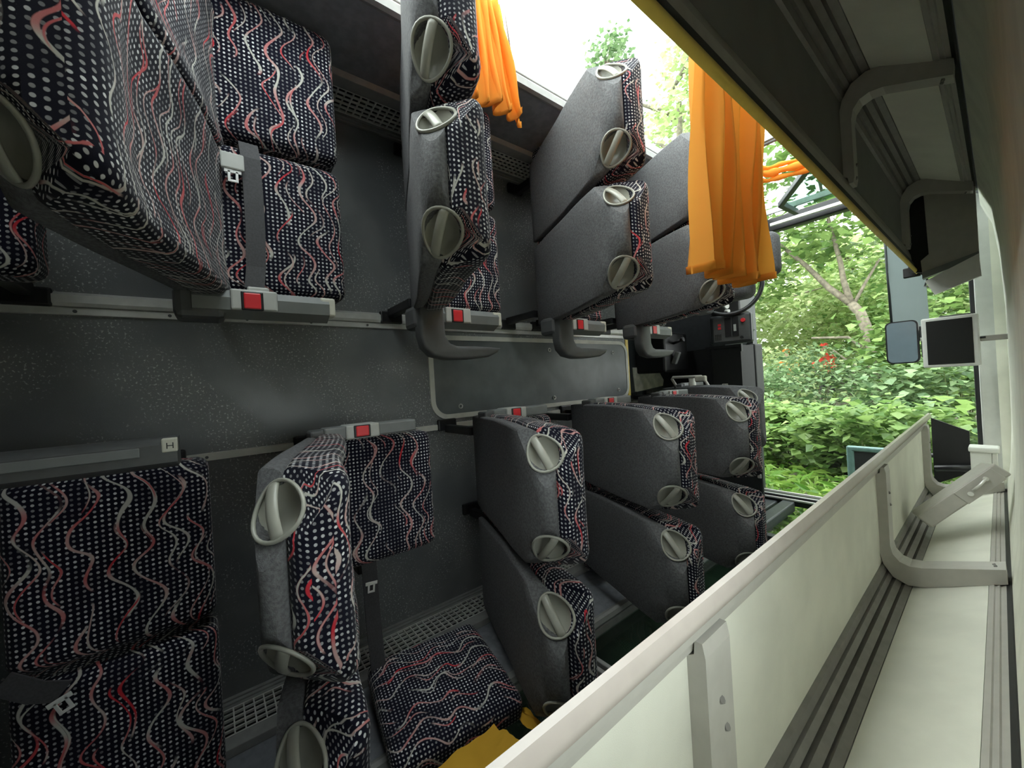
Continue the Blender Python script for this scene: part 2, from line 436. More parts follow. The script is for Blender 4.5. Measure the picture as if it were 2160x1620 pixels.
#        u     rear   iface  front  halfwidth bolster
BT = [(.30, -.385, -.355, -.305, .215, .008), (.36, -.405, -.372, -.318, .215, .010), (.50, -.460, -.422, -.352, .220, .016), (.65, -.515, -.470, -.398, .222, .030),
      (.80, -.580, -.530, -.450, .220, .036), (.92, -.628, -.577, -.490, .214, .028), (1.00, -.650, -.602, -.490, .207, .012), (1.09, -.655, -.612, -.505, .195, .004)]
def cushion(wz=.226, dF=.385, u0=.33, u1=.455):
    # profile in (u,F'), swept along z
    r = .034; P = []
    def arc(cu, cf, a0, a1, rr=r, n=5):
        for k in range(n + 1):
            a = math.radians(a0 + (a1 - a0) * k / n); P.append((cu + rr * math.sin(a), cf + rr * math.cos(a)))
    arc(u1 - r, -r, 0, 90); 
    for k in range(1, 8):
        f = -r - (dF - 2 * r) * k / 8; P.append((u1 + .008 * math.sin(math.pi * k / 8) - .012 * (k / 8), f))
    arc(u1 - r - .012, -dF + r, 90, 180); arc(u0 + .02, -dF + .02, 180, 270, .02, 3); arc(u0 + .02, -.02, 270, 360, .02, 3)
    cu = (u0 + u1) / 2; cf = -dF / 2
    L = [0]
    for i in range(len(P)): a, b = P[i], P[(i + 1) % len(P)]; L.append(L[-1] + math.hypot(a[0] - b[0], a[1] - b[1]))
    zs = []; ins = []
    for k in range(6):
        a = math.pi / 2 * k / 5; zs.append(-wz + r * (1 - math.sin(a))); ins.append(r * (1 - math.cos(a)))
    zs, ins = zs[::-1], ins[::-1]  # from edge inwards
    zs = [-wz + r * (1 - math.cos(math.pi / 2 * k / 5)) for k in range(6)]; ins = [r * (1 - math.sin(math.pi / 2 * k / 5)) for k in range(6)]
    mid = [-wz + r + (2 * wz - 2 * r) * k / 6 for k in range(1, 6)]
    Z = zs + mid + [-q for q in zs[::-1]]; I = ins + [0] * 5 + ins[::-1]
    rings, uvs = [], []
    for z, q in zip(Z, I):
        sc_u = 1 - q / ((u1 - u0) / 2); sc_f = 1 - q / (dF / 2)
        rings.append([(cu + (p[0] - cu) * sc_u, cf + (p[1] - cf) * sc_f, z) for p in P])
        zz = z + math.copysign(q * .6, z)
        uvs.append([(l, zz) for l in L])
    m = MB(); m.loft(rings, uvs, lambda c: (c.y * 1.0 + .3, c.x + c.z)); return m

def back_rings(u, a, b, w, bol, inset=0.0, n=7, rad=.03):
    """section ring of a back part between y=a (rear) and y=b (front)"""
    a += inset; b -= inset; w -= inset
    r = min(rad, (b - a) / 2 * .9)
    pts = []
    def arc(cy_, cz_, a0, n=4):
        for k in range(n + 1):
            t = math.radians(a0 + 90 * k / n); pts.append((cy_ + r * math.cos(t), cz_ + r * math.sin(t)))
    def bolf(z): q = abs(z) / w; return bol * max(0, (q - .45) / .55) ** 1.4 if q > .45 else 0
    # front face from -z to +z, then corner, rear back
    zs = [-(w - r) + 2 * (w - r) * k / 10 for k in range(11)]
    for k, z in enumerate(zs): pts.append((b + bolf(z), z))
    for k in range(1, 4):
        t = math.radians(90 * k / 4); pts.append((b + bolf(w - r) - r + r * math.cos(t), w - r + r * math.sin(t)))
    r2 = r * .5
    pts += [((b + a) / 2 + .004, w), (a + r2, w)]
    for k in range(1, 3): t = math.radians(90 * k / 3); pts.append((a + r2 - r2 * math.sin(t), w - r2 + r2 * math.cos(t)))
    for k in range(0, 5): pts.append((a, (w - r2) * (1 - 2 * k / 4)))
    for k in range(1, 3): t = math.radians(90 * k / 3); pts.append((a + r2 - r2 * math.cos(t), -(w - r2) - r2 * math.sin(t)))
    pts += [(a + r2, -w), ((b + a) / 2 + .004, -w)]
    for k in range(1, 4):
        t = math.radians(90 * k / 4); pts.append((b + bolf(w - r) - r + r * math.sin(t), -(w - r) - r * math.cos(t)))
    return [(u, p[0], p[1]) for p in pts]

def back_part(which, top, bottom, zc):
    us = [bottom + (top - .035 - bottom) * k / 14 for k in range(15)]
    rt = .034 if which == 'fabric' else .022
    rings, uvs = [], []; S_ = 0; last = None
    seq = [(bottom - .0, .02), (bottom + .012, .004)] + [(u, 0) for u in us[1:]] + [(top - rt + rt * math.sin(math.radians(q)), rt * (1 - math.cos(math.radians(q)))) for q in (25, 50, 72, 90)]
    for u, ins in seq:
        re, it, fr, w, bol = lerp_tab(BT, u)
        if which == 'fabric': rg = back_rings(u, it, fr, w, bol, ins)
        else: rg = back_rings(u, re, it + .004, w - .006, 0, ins, rad=.02)
        rings.append(rg); L = [0]
        r0 = back_rings(u, it, fr, w, bol, 0) if which == 'fabric' else rg
        for i in range(len(r0)): L.append(L[-1] + (Vector(r0[i]) - Vector(r0[(i + 1) % len(r0)])).length)
        L = [q - L[5] + .2 for q in L]
        mid = Vector(rg[5]); S_ += (mid - last).length if last else 0; last = mid
        uvs.append([(S_, l - .2) for l in L])
    m = MB(); m.loft(rings, uvs, lambda c: (c.y, c.z))
    for v in m.bm.verts: v.co.z += zc
    return m

GRIP_C = []
def grip_frame(sg, zc):
    corner = Vector((1.078, -.655, zc + sg * .195)); n = Vector((.50, -.68, .54 * sg)).normalized(); d = .088
    c = corner - Vector((d / 3 / abs(n.x), -d / 3 / abs(n.y), sg * d / 3 / abs(n.z)))
    e1 = Vector((.62, 0, -.78 * sg)); e1 = (e1 - n * e1.dot(n)).normalized(); e2 = n.cross(e1).normalized()
    if e2.y < 0: e2 = -e2
    return c, n, e1, e2

def carve(me_name, m, zc):
    for sg in (1, -1):
        c, n, e1, e2 = grip_frame(sg, zc)
        r = bmesh.ops.bisect_plane(m.bm, geom=m.bm.verts[:] + m.bm.edges[:] + m.bm.faces[:], plane_co=c - n * .002, plane_no=n, clear_outer=True)
        ed = [g for g in r['geom_cut'] if isinstance(g, bmesh.types.BMEdge)]
        bmesh.ops.holes_fill(m.bm, edges=[e for e in m.bm.edges if e.is_boundary], sides=0)
    bmesh.ops.recalc_face_normals(m.bm, faces=m.bm.faces[:])
    o = m.build(me_name, 'fabric' if me_name == 'backrest' else 'shell', recalc=False)
    cut = MB()
    for sg in (1, -1):
        c, n, e1, e2 = grip_frame(sg, zc)
        g = bmesh.new(); bmesh.ops.create_uvsphere(g, u_segments=20, v_segments=12, radius=1)
        for v in g.verts: v.co = c + e1 * v.co.x * .055 + e2 * v.co.y * .045 + n * v.co.z * .04
        cut.add(g)
    k = cut.build('cutter', 'shell')
    md = o.modifiers.new('b', 'BOOLEAN'); md.object = k; md.operation = 'DIFFERENCE'; md.solver = 'EXACT'
    bpy.context.view_layer.update(); dg = bpy.context.evaluated_depsgraph_get()
    me = bpy.data.meshes.new_from_object(o.evaluated_get(dg)); o.modifiers.clear(); o.data = me
    bpy.data.objects.remove(k)
    return o

def grip_meshes(sg, zc):
    c, n, e1, e2 = grip_frame(sg, zc)
    def pt(f, r, h): return c + e1 * (.060 * math.cos(f) * r) + e2 * (.049 * math.sin(f) * (1 + .22 * math.cos(f)) * r) + n * h
    N = 28
    rim = MB(); rim.tube([pt(2 * math.pi * k / N, 1, .001) for k in range(N)], .0045, 8, closed=True, flat=.9)
    # bowl joined to the rim as one moulding
    V = []
    for r in (1.0, .94, .82, .65, .42, .2):
        V.append([rim.bm.verts.new(pt(2 * math.pi * k / N, r * .97, -.034 * (1 - (r * .99) ** 2.6) - .0005)) for k in range(N)])
    for a in range(len(V) - 1):
        for k in range(N): rim.face([V[a][k], V[a][(k + 1) % N], V[a + 1][(k + 1) % N], V[a + 1][k]], smooth=True)
    rim.face(V[-1], smooth=True)
    bar = MB(); pts = []
    for k in range(13):
        q = -1 + 2 * k / 12; pts.append(c + e1 * (.058 * q) + e2 * (-.006) + n * (.010 * (1 - q * q) - .001))
    rings = []
    for p in pts:
        rings.append([p + e2 * (.0125 * math.cos(a)) + n * (.006 * math.sin(a)) for a in [2 * math.pi * i / 10 for i in range(10)]])
    bar.loft(rings)
    return rim, bar

def make_seat(zc_back, aisle, arm, label, cushioned=True, plainback=False, dy=0.0):
    """aisle: +1/-1/0 = which z side the aisle is on"""
    root = thing('bus_seat', label, 'seat', (0, 0, 0))
    if cushioned: cushion().build('seat_cushion', 'fabric', root)
    b = carve('backrest', back_part('fabric', 1.09, .37, zc_back), zc_back); b.parent = root
    s = carve('back_shell', back_part('shell', 1.07, .30, zc_back), zc_back); s.parent = root
    if plainback: b.data.materials[0] = MT['shell']
    hs = []
    for sg in (1, -1):
        rim, bar = grip_meshes(sg, zc_back)
        g = rim.build('grab_handle', 'grip', root); hs += [g, bar.build('handle_bar', 'grip', g)]
    for o_ in [b, s] + hs:
        for v in o_.data.vertices: v.co.y += dy if dy < 0 else dy * max(0, (v.co.x - .4) / .6)
    if cushioned: MB().box((.27, .328), (-.345, -.03), (-.20, .20), .01).build('seat_frame', 'black', root)
    else: MB().tube([(.30, -.35, -.20), (.30, -.35, .20)], .014, 8).build('seat_frame', 'black', root)
    a = aisle if aisle else 1
    for y in ((-.36, -.12) if aisle else (-.24,)):
        MB().box((.02, .275), (y - .02, y + .02), (a * .17 - .02, a * .17 + .02), .005).box((.0, .025), (y - .055, y + .055), (a * .19 - .03, a * .19 + .03), .008).build('leg', 'black', root)
    if not aisle: return root
    z0 = aisle * .235; z1 = aisle * (.278 if aisle > 0 else .292)
    zz = lambda p, q: tuple(sorted((z0 + (z1 - z0) * p, z0 + (z1 - z0) * q)))
    if arm == 'bar':
        ar = MB().box((.44, .505), (-.44, -.33), zz(0, .9), .008).build('armrest', 'armdark', root)
        MB().box((.45, .51), (-.40, -.325), zz(0, 1), .006).build('arm_end', 'armgrey', ar)
        bk = MB().box((.44, .518), (-.335, -.225), zz(-.05, 1.05), .005).build('buckle', 'armlight', root)
        MB().box((.448, .512), (-.227, -.088), zz(.0, 1.0), .006).build('arm_pad', 'armgrey', ar)
    elif arm == 'long':
        ar = MB().extrude([(.50, z0), (.60, z0), (.62, z0 + (z1 - z0) * .3), (.62, z0 + (z1 - z0) * 1.3), (.60, z0 + (z1 - z0) * 1.6), (.50, z0 + (z1 - z0) * 1.6)], -.60, -.055).build('armrest', 'armdark', root, smooth_angle=40)
        MB().box((.6195, .6245), (-.40, -.12), zz(.75, 1.25), .002).build('inset_strip', 'armgrey', ar)
        MB().box((.59, .6215), (-.083, -.054), zz(.85, 1.62), .003).build('arm_end', 'tag', ar)
        hm = MB()
        c0 = z0 + (z1 - z0) * 1.22
        hm.box((.6214, .6222), (-.074, -.072), (c0 - .007, c0 + .007)).box((.6214, .6222), (-.063, -.061), (c0 - .007, c0 + .007)).box((.6214, .6222), (-.073, -.062), (c0 - .001, c0 + .001))
        hm.build('letter_mark', 'black', ar)
        return root
    else:
        ar = MB().extrude([(.42, z0), (.50, z0), (.515, z0 + (z1 - z0) * .4), (.51, z1), (.47, z0 + (z1 - z0) * 1.35), (.42, z0 + (z1 - z0) * 1.1)], -.42, -.075).build('armrest', 'armgrey', root, smooth_angle=40)
        MB().box((.40, .508), (-.46, -.345), zz(-.1, 1.45), .018).build('arm_hinge', 'armdark', ar)
        MB().box((.46, .508), (-.10, -.055), zz(0, 1.05), .006).build('arm_end', 'tag', ar)
        bk = MB().box((.43, .519), (-.335, -.22), zz(-.05, 1.0), .005).build('buckle', 'armlight', root)
        if arm == 'hook':
            # C-shaped armrest swung out over the aisle
            W_ = aisle
            cl = []
            def P2(y, d): return (y, z0 + W_ * d)
            pts = [P2(-.452, -.01), P2(-.452, .115), P2(-.440, .160), P2(-.405, .192), P2(-.34, .205), P2(-.24, .204), P2(-.15, .196), P2(-.105, .178), P2(-.085, .158), P2(-.20, .152), P2(-.30, .152), P2(-.330, .142), P2(-.348, .115), P2(-.352, -.01)]
            mm = MB(); A = [mm.bm.verts.new((.475, p[0], p[1])) for p in pts]; B = [mm.bm.verts.new((.535, p[0], p[1])) for p in pts]; nn = len(pts)
            mm.face(A[::-1]); mm.face(B)
            for i in range(nn): mm.face([A[i], A[(i + 1) % nn], B[(i + 1) % nn], B[i]])
            bmesh.ops.recalc_face_normals(mm.bm, faces=mm.bm.faces[:])
            bmesh.ops.bevel(mm.bm, geom=[e for e in mm.bm.edges if abs(e.verts[0].co.x - e.verts[1].co.x) < 1e-6], offset=.012, segments=3, affect='EDGES', profile=.5)
            mm.build('arm_hook', 'armdark', ar, smooth_angle=50)
    MB().box((.49, .5235), (-.305, -.262), zz(.12, .95), .004).build('release_button', 'red', bk)
    MB().box((.489, .5215), (-.311, -.256), zz(.05, 1.0), .003).build('button_surround', 'black', bk)
    return root

GU = None
# lateral centres: upper bank aisle / window, lower bank aisle / window
UA, UW, LA, LW = .480, .955, -.455, -.930
protoUA = make_seat(-.033, -1, 'hook', 'grey-backed aisle seat with hooked armrest crossing the middle of the floor hatch')
protoUW = make_seat(-.060, 0, None, 'grey-backed window seat standing out against open white sky above the aisle', dy=.0)
protoLA = make_seat(.040, 1, 'bar', 'lower grey-backed aisle seat beside the rounded cream hatch corner, next to the cushion', dy=.02)
protoLW = make_seat(.040, 0, None, 'lower grey-backed window seat standing directly behind the dislodged loose cushion', dy=.025)
protoUA.location = (0, 1.80, UA); protoUA['label'] = 'upper aisle seat whose dark hooked armrest crosses the middle of the floor hatch'
protoUW.location = (0, 1.80, UW); protoUW['label'] = 'upper grey-backed window seat outlined alone against the white sky between two orange curtains'
protoLA.location = (0, 1.346, LA); protoLA['label'] = 'lower grey-backed aisle seat beside the rounded rear hatch corner'
protoLW.location = (0, 1.346, LW); protoLW['label'] = 'lower grey-backed window seat standing directly beside the loose dislodged cushion'
dup(protoUA, (0, 1.075, UA), 'upper aisle seat seen edge-on, hooked armrest over rear end of floor hatch')
dup(protoUA, (0, 2.49, UA), 'upper grey-backed aisle seat directly under the hem of the long orange curtain')
dup(protoUW, (0, 1.075, UW), 'upper window seat seen edge-on, touching the short orange curtain bunch')
dup(protoUW, (0, 2.49, UW), 'upper grey-backed window seat half hidden behind the long orange curtain')
dup(protoUW, (0, .393, UW), 'upper window seat above the belted seat, cushion beside the heater grille')
dup(protoLA, (0, .68, LA), 'lower patterned aisle seat facing up with bright cream handle cup, red buckle above')
dup(protoLA, (0, 2.015, LA), 'lower grey-backed aisle seat beside front end of the floor hatch')
dup(protoLA, (0, 2.68, LA), 'lower grey-backed aisle seat just behind the plain black front seat')
dup(protoLW, (0, 2.015, LW), 'lower grey-backed window seat between the dark broken window and the luggage rail')
dup(protoLW, (0, 2.68, LW), 'lower grey-backed window seat beside the door pane with grass behind')
s = make_seat(.040, 0, None, 'shaded lower window seat with loose metal belt tongue lying on it', dy=-.12); s.location = (0, -.013, LW)
s = make_seat(-.033, -1, 'closed', 'upper belted aisle seat whose big patterned backrest and bolster face the viewer', dy=.012); s.location = (0, .393, UA)
dup(s, (0, -.31, UA), 'upper aisle seat behind the belted one, only its cushion corner showing')
s = make_seat(.040, 1, 'long', 'shaded lower aisle seat with long grey armrest folded down along the aisle', dy=-.12); s.location = (0, -.013, LA)
s = make_seat(.040, 0, None, 'lower seat without cushion, olive handle cup low by the luggage rail', cushioned=False, dy=.03); s.location = (0, .68, LW)
s = make_seat(.040, 1, 'bar', 'plain black front seat ahead of the last patterned lower aisle seat', plainback=True, dy=.03); s.location = (-.2, 3.33, LA + .03)

# dislodged cushion lying on the side wall
def local_cushion(sc=1.0):
    m = cushion(.226, .44, .0, .10)
    return m
m = local_cushion(); cc = thing('loose_cushion', 'dislodged patterned seat cushion lying flat on the lower side wall', 'cushion', (.58, .600, -1.095))
o = m.build('cushion_pad', 'fabric', cc)
# local x -> normal, y -> depth, z -> lateral
nrm = Vector((.10, -.02, .99)).normalized(); lat = Vector((.13, .99, .0)); lat = (lat - nrm * lat.dot(nrm)).normalized(); dep = lat.cross(nrm).normalized()
R_ = Matrix(((nrm.x, dep.x, lat.x), (nrm.y, dep.y, lat.y), (nrm.z, dep.z, lat.z)))
if dep.x > 0: R_ = Matrix(((nrm.x, -dep.x, -lat.x), (nrm.y, -dep.y, -lat.y), (nrm.z, -dep.z, -lat.z)))
sc = .97
for v in o.data.vertices:
    q = Vector((v.co.x - .10, (v.co.y + .22), v.co.z)) * sc
    v.co = R_ @ q
o.data.update()

# belts
def strap(name, pts, w, wdir, mat, parent, thick=.0025):
    m = MB(); wd = Vector(wdir).normalized() * w / 2
    rings = []
    for i, p in enumerate(pts):
        p = Vector(p); a = Vector(pts[max(0, i - 1)]); b = Vector(pts[min(len(pts) - 1, i + 1)]); t = (b - a).normalized(); nn = t.cross(wd).normalized() * thick
        rings.append([p - wd - nn, p + wd - nn, p + wd + nn, p - wd + nn])
    m.loft(rings, smooth=False); return m.build(name, mat, parent, tuple(parent.location))
def tongue(parent, p, up, side, out, cover=True):
    """metal buckle tongue: frame plate with window"""
    p, up, side, out = Vector(p), Vector(up), Vector(side), Vector(out)
    m = MB(); m.obox(p, side, up, out, .021, .006, .0015, .001)
    m.obox(p - up * .014 + side * .0095, side, up, out, .0035, .014, .0015, .001); m.obox(p - up * .014 - side * .0095, side, up, out, .0035, .014, .0015, .001)
    m.obox(p - up * .029, side, up, out, .013, .0035, .0015, .001)
    m.build('belt_tongue', 'steel', parent, tuple(parent.location))
    if cover:
        MB().obox(p + up * .028, side, up, out, .029, .024, .006, .004).build('tongue_cover', 'armlight', parent, tuple(parent.location))
b = thing('seat_belt', 'grey lap belt buckled across the upper belted seat', 'seat belt', (.46, .13, .5))
o = strap('webbing', [(.447, .128, .715), (.470, .130, .66), (.472, .132, .55), (.472, .132, .44), (.472, .128, .33), (.480, .120, .262)], .050, (0, 1, 0), 'belt', b)
tongue(b, (.486, .083, .600), (0, 0, 1), (0, 1, 0), (1, 0, 0))
MB().box((.47, .50), (.100, .155), (.236, .262), .004).build('belt_end', 'armlight', b, tuple(b.location))
b = thing('seat_belt', 'dark belt hanging with steel tongue above the loose cushion', 'seat belt', (.4, .43, -.85))
strap('webbing', [(.42, .42, -.67), (.41, .425, -.76), (.40, .43, -.9), (.40, .437, -1.05), (.40, .44, -1.12)], .052, (0, 1, 0.02), 'belt', b)
tongue(b, (.425, .424, -.755), (0, 0.1, 1), (0, 1, -.1), (1, 0, 0), False)
b = thing('seat_belt', 'belt with bright steel tongue lying in the dark on the shaded lower cushions', 'seat belt', (.47, -.3, -.74))
strap('webbing', [(.47, -.39, -.66), (.48, -.34, -.70), (.478, -.30, -.72)], .05, (.1, .5, .6), 'belt', b)
tongue(b, (.484, -.305, -.735), (0, -.35, .94), (0, .94, .35), (1, 0, 0), False)

# ---------------------------------------------------------------- luggage racks
def rack(sg, y0, y1, struts, lipmat, bandmat, label, ycut):
    t = thing('luggage_rack', label, 'luggage rack', (1.55, (y0 + y1) / 2, sg * .45)); org = tuple(t.location)
    E = lambda prof: MB().extrude([(x, sg * z) for x, z in prof], y0, y1)
    if sg > 0:
        pr = ([(1.500, .545), (1.530, .494), (1.550, .456), (1.557, .442), (1.566, .450), (1.567, .462), (1.558, .473), (1.505, .549)],
              [(1.505, .5495), (1.557, .4735), (1.556, .500), (1.548, .512), (1.505, .588)], [(1.505, .5885), (1.547, .5135), (1.544, .550), (1.533, .590), (1.526, .595), (1.505, .595)])
        z_sh = .5955
    else:
        pr = ([(1.500, .492), (1.530, .452), (1.545, .424), (1.553, .410), (1.562, .412), (1.567, .428), (1.564, .444), (1.553, .456), (1.505, .495)],
              [(1.505, .4955), (1.551, .457), (1.547, .478), (1.538, .484), (1.505, .500)], [(1.505, .5005), (1.537, .4845), (1.534, .506), (1.526, .511), (1.505, .511)])
        z_sh = .5115
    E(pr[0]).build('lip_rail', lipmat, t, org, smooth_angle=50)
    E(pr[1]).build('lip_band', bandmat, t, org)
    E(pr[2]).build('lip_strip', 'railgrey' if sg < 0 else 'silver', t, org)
    E([(1.505, z_sh), (1.526, z_sh), (1.526, .900), (1.505, .900)]).build('shelf_panel', 'shelf' if sg < 0 else 'shelf_shaded', t, org)
    rg = MB()
    pts = [(1.525, .885), (1.600, .945)]
    prof = [(1.524, .872), (1.536, .876), (1.540, .898), (1.528, .902), (1.529, .906), (1.546, .904), (1.556, .917), (1.547, .926), (1.550, .930), (1.566, .920), (1.582, .929), (1.574, .938), (1.578, .941), (1.590, .932), (1.608, .937), (1.612, .955), (1.59, .985), (1.50, .93)]
    rg = MB().extrude([(x, sg * z) for x, z in prof], y0, y1); rg.build('ridged_strip', 'ridge', t, org)
    h = -.042 if sg > 0 else 0.0      # the roof edge sits a little lower over the upper rack
    E([(1.610, .938), (1.70 + h * .6, .900), (1.796 + h, .857), (1.80 + h, .868), (1.70 + h * .6, .912), (1.61, .955)]).build('back_panel', 'shelf', t, org)
    E([(1.797 + h, .8565), (1.808 + h, .849), (1.811 + h, .854), (1.820 + h, .846), (1.823 + h, .852), (1.834 + h, .844), (1.84 + h, .87), (1.80 + h, .873)]).build('top_strip', 'railgrey', t, org)
    E([(1.834 + h, .8437), (1.843 + h, .839), (1.848 + h, .842), (1.85 + h, .87), (1.841 + h, .87)]).build('shade_gap', 'black', t, org)
    for y in struts:
        # L-shaped bracket with rounded corner
        inner = [(1.552, z_sh - .026), (1.556, z_sh - .004), (1.556, .79), (1.562, .822), (1.580, .846), (1.606, .855), (1.640, .851), (1.835 + h, .790)]
        outer = [(1.540, z_sh - .026), (1.538, z_sh - .004), (1.525, z_sh + .004), (1.525, .83), (1.534, .870), (1.560, .912), (1.600, .930), (1.645, .922), (1.838 + h, .838)]
        m = MB(); w = .042 if sg < 0 else .030
        V = []
        for yy in (y - w, y + w):
            V.append([m.bm.verts.new((x, yy, sg * z)) for x, z in inner + outer[::-1]])
        n = len(V[0]); m.face(V[0]); m.face(V[1][::-1])
        for i in range(n): m.face([V[0][i], V[0][(i + 1) % n], V[1][(i + 1) % n], V[1][i]])
        br = m.build('bracket', 'bracket', t, org); br_off = None
        for x, z, dy in ((1.5565, .59, .0), (1.5565, .64, .012), (1.815 + h, .797, -.008), (1.812 + h, .799, .012)):
            MB().tube([(x - .004, y + dy, sg * (z + .003)), (x + .002, y + dy, sg * (z - .001))], .006, 8).build('slot_hole', 'ridge', br, org)
    return t
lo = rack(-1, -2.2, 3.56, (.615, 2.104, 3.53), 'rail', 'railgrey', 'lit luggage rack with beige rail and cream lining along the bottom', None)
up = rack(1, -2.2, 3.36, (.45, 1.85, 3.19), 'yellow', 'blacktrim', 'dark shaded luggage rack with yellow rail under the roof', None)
MB().box((1.50, 1.575), (3.36, 3.385), (.43, .49), .006).build('end_cap', 'black', up, tuple(up.location))

# ---------------------------------------------------------------- curtains
def curtain(name, label, y0, y1, ztop, zbot, x, folds, amp, mat, squeeze=0.0, ybot=None, hem=True, seed=1, xlean=0.0):
    rn = random.Random(seed); o = thing(name, label, 'curtain', (x, (y0 + y1) / 2, ztop))
    nu, nv = folds * 10, 14; m = MB(); G = []
    ph = [rn.uniform(-.5, .5) for _ in range(folds + 1)]; hs = [rn.uniform(0, .03) for _ in range(folds + 1)]
    for j in range(nv + 1):
        f = j / nv; row = []
        for i in range(nu + 1):
            a = i / nu; c = .5 + (a - .5) * (1 - squeeze * (1 - f))
            k = a * folds; ki = int(min(folds - 1, k)); fr = k - ki
            p_ = ph[ki] * (1 - fr) + ph[ki + 1] * fr
            ya, yb = y0, y1
            if ybot: ya = y0 + (ybot[0] - y0) * f; yb = y1 + (ybot[1] - y1) * f
            y = ya + c * (yb - ya) + .012 * math.sin(k * 2 * math.pi + 1)
            am = amp * (.75 + .5 * f) * (.7 + .6 * abs(p_) * 2)
            xx = x + am * math.sin(k * 2 * math.pi + p_ * 2.2 * f) + .25 * am * math.sin(k * 4.3 + 7 * f) + xlean * f
            z = ztop + (zbot - ztop) * f + (hs[ki] * (1 - fr) + hs[ki + 1] * fr) * f
            row.append(m.bm.verts.new((xx, y, z)))
        G.append(row)
    for j in range(nv):
        for i in range(nu): m.face([G[j][i], G[j][i + 1], G[j + 1][i + 1], G[j + 1][i]], smooth=True)
    c = m.build('curtain_cloth', mat, o, tuple(o.location), recalc=False)
    if hem:
        h = MB(); A = [v for v in range(nu + 1)]
        rows = []
        me = c.data
        base = nv * (nu + 1)
        for i in range(nu + 1):
            pnt = me.vertices[base + i].co
            rows.append([h.bm.verts.new((pnt.x + d, pnt.y, pnt.z + e)) for d, e in ((.0025, .022), (.0025, -.001), (-.0025, -.001), (-.0025, .022))])
        for i in range(nu):
            for k in range(3): h.face([rows[i][k], rows[i][k + 1], rows[i + 1][k + 1], rows[i + 1][k]], smooth=True)
        h.build('hem', mat, o)
    return o
c1 = curtain('curtain', 'short orange curtain bunch hanging from the window above the edge-on seats', .69, .93, 1.32, .905, .765, 6, .026, 'curtain', .35, (.70, .985), seed=3)
MB().tube([(.765, .915, 1.46), (.765, .925, 1.30), (.765, .94, 1.17)], .003, 6).build('cord', 'sill', c1, tuple(c1.location))
curtain('curtain', 'long orange curtain hanging from the yellow rail in front of the grey seats', 1.19, 1.74, 1.12, .215, 1.32, 6, .035, 'curtain', .0, (1.115, 1.535), seed=8)
# curtain of the driver's window gathered along its rail
def swag(name, label, pts, r, mat):
    o = thing(name, label, 'curtain', pts[0]); m = MB(); P = []
    n = 24
    for k in range(n + 1):
        f = k / n * (len(pts) - 1); i = int(min(len(pts) - 2, f)); q = f - i
        P.append(Vector(pts[i]).lerp(Vector(pts[i + 1]), q) + Vector((.001 * math.sin(k * 1.1), 0, .002 * math.sin(k * .7))))
    for d, rr in (((0, 0, 0), r), ((-.01, .01, -r * 1.5), r * .7), ((.0, -.01, r * 1.3), r * .6)):
        m.tube([p + Vector(d) for p in P], [rr * (.85 + .25 * math.sin(k * .9 + rr * 300)) for k in range(n + 1)], 10)
    m.build('curtain_cloth', mat, o, pts[0]); return o
swag('curtain', 'orange curtain gathered flat along the driver side window beside the mirror', [(.93, 2.60, 1.13), (1.01, 2.75, 1.125), (1.09, 2.80, 1.13), (1.2, 2.86, 1.14), (1.36, 2.95, 1.15)], .024, 'curtain')
# fallen curtain lengths on the lower window
def crumple(name, label, corners, mat, seed, amp=.012, nx=16, ny=10):
    rn = random.Random(seed); o = thing(name, label, 'curtain', corners[0]); m = MB(); G = []
    a, b, c, d = [Vector(q) for q in corners]; ph = [rn.uniform(0, 6.3) for _ in range(6)]
    for i in range(nx + 1):
        row = []
        for j in range(ny + 1):
            u, v = i / nx, j / ny; p = a.lerp(b, u).lerp(d.lerp(c, u), v)
            h = amp * (math.sin(u * 9 + ph[0] + 2 * v) + .7 * math.sin(v * 13 + ph[1] + u * 4) + .5 * math.sin((u + v) * 21 + ph[2]))
            row.append(m.bm.verts.new(p + Vector((.3 * h, .2 * h, h + amp * 1.6))))
        G.append(row)
    for i in range(nx):
        for j in range(ny): m.face([G[i][j], G[i + 1][j], G[i + 1][j + 1], G[i][j + 1]], smooth=True)
    m.build('curtain_cloth', mat, o, corners[0], recalc=False); return o
crumple('fallen_curtain', 'crumpled yellow curtain lying under the loose cushion by the rail', [(.80, .42, -1.175), (.80, .665, -1.175), (.92, .70, -1.175), (1.08, .55, -1.175)], 'curtain2', 5, .007)
crumple('fallen_curtain', 'narrow yellow curtain strip between loose cushion and grey seat back', [(.66, .77, -1.20), (.70, .80, -1.20), (.90, .80, -1.20), (.90, .765, -1.20)], 'curtain2', 9, .008)

# ---------------------------------------------------------------- front of the coach
# windscreen, header and lower front
w = bpy.data.objects.new('window_5', None); COL.objects.link(w); w['kind'] = 'structure'
m = MB(); G = []
for i in range(13):
    z = -1.16 + 2.32 * i / 12; y = 3.90 + .20 * (1 - (z / 1.16) ** 2) ; row = []
    for x in (.42, .9, 1.4, 1.80): row.append(m.bm.verts.new((x, y - (x - .4) * .05, z)))
    G.append(row)
for i in range(12):
    for k in range(3): m.face([G[i][k], G[i][k + 1], G[i + 1][k + 1], G[i + 1][k]], smooth=True)
m.build('pane', 'glass', w)
structure(MB().box((1.765, 1.86), (3.70, 3.80), (-1.1, 1.1), .008).build('trim_9', 'white'))
structure(MB().box((1.742, 1.765), (3.80, 3.84), (-1.1, 1.1), .005).build('trim_10', 'blacktrim'))
structure(MB().box((1.835, 2.1), (3.66, 4.2), (-1.25, 1.25)).build('trim_12', 'ceil'))
structure(MB().box((-.28, .43), (4.0, 4.1), (-1.25, 1.25)).build('wall_front', 'dash'))
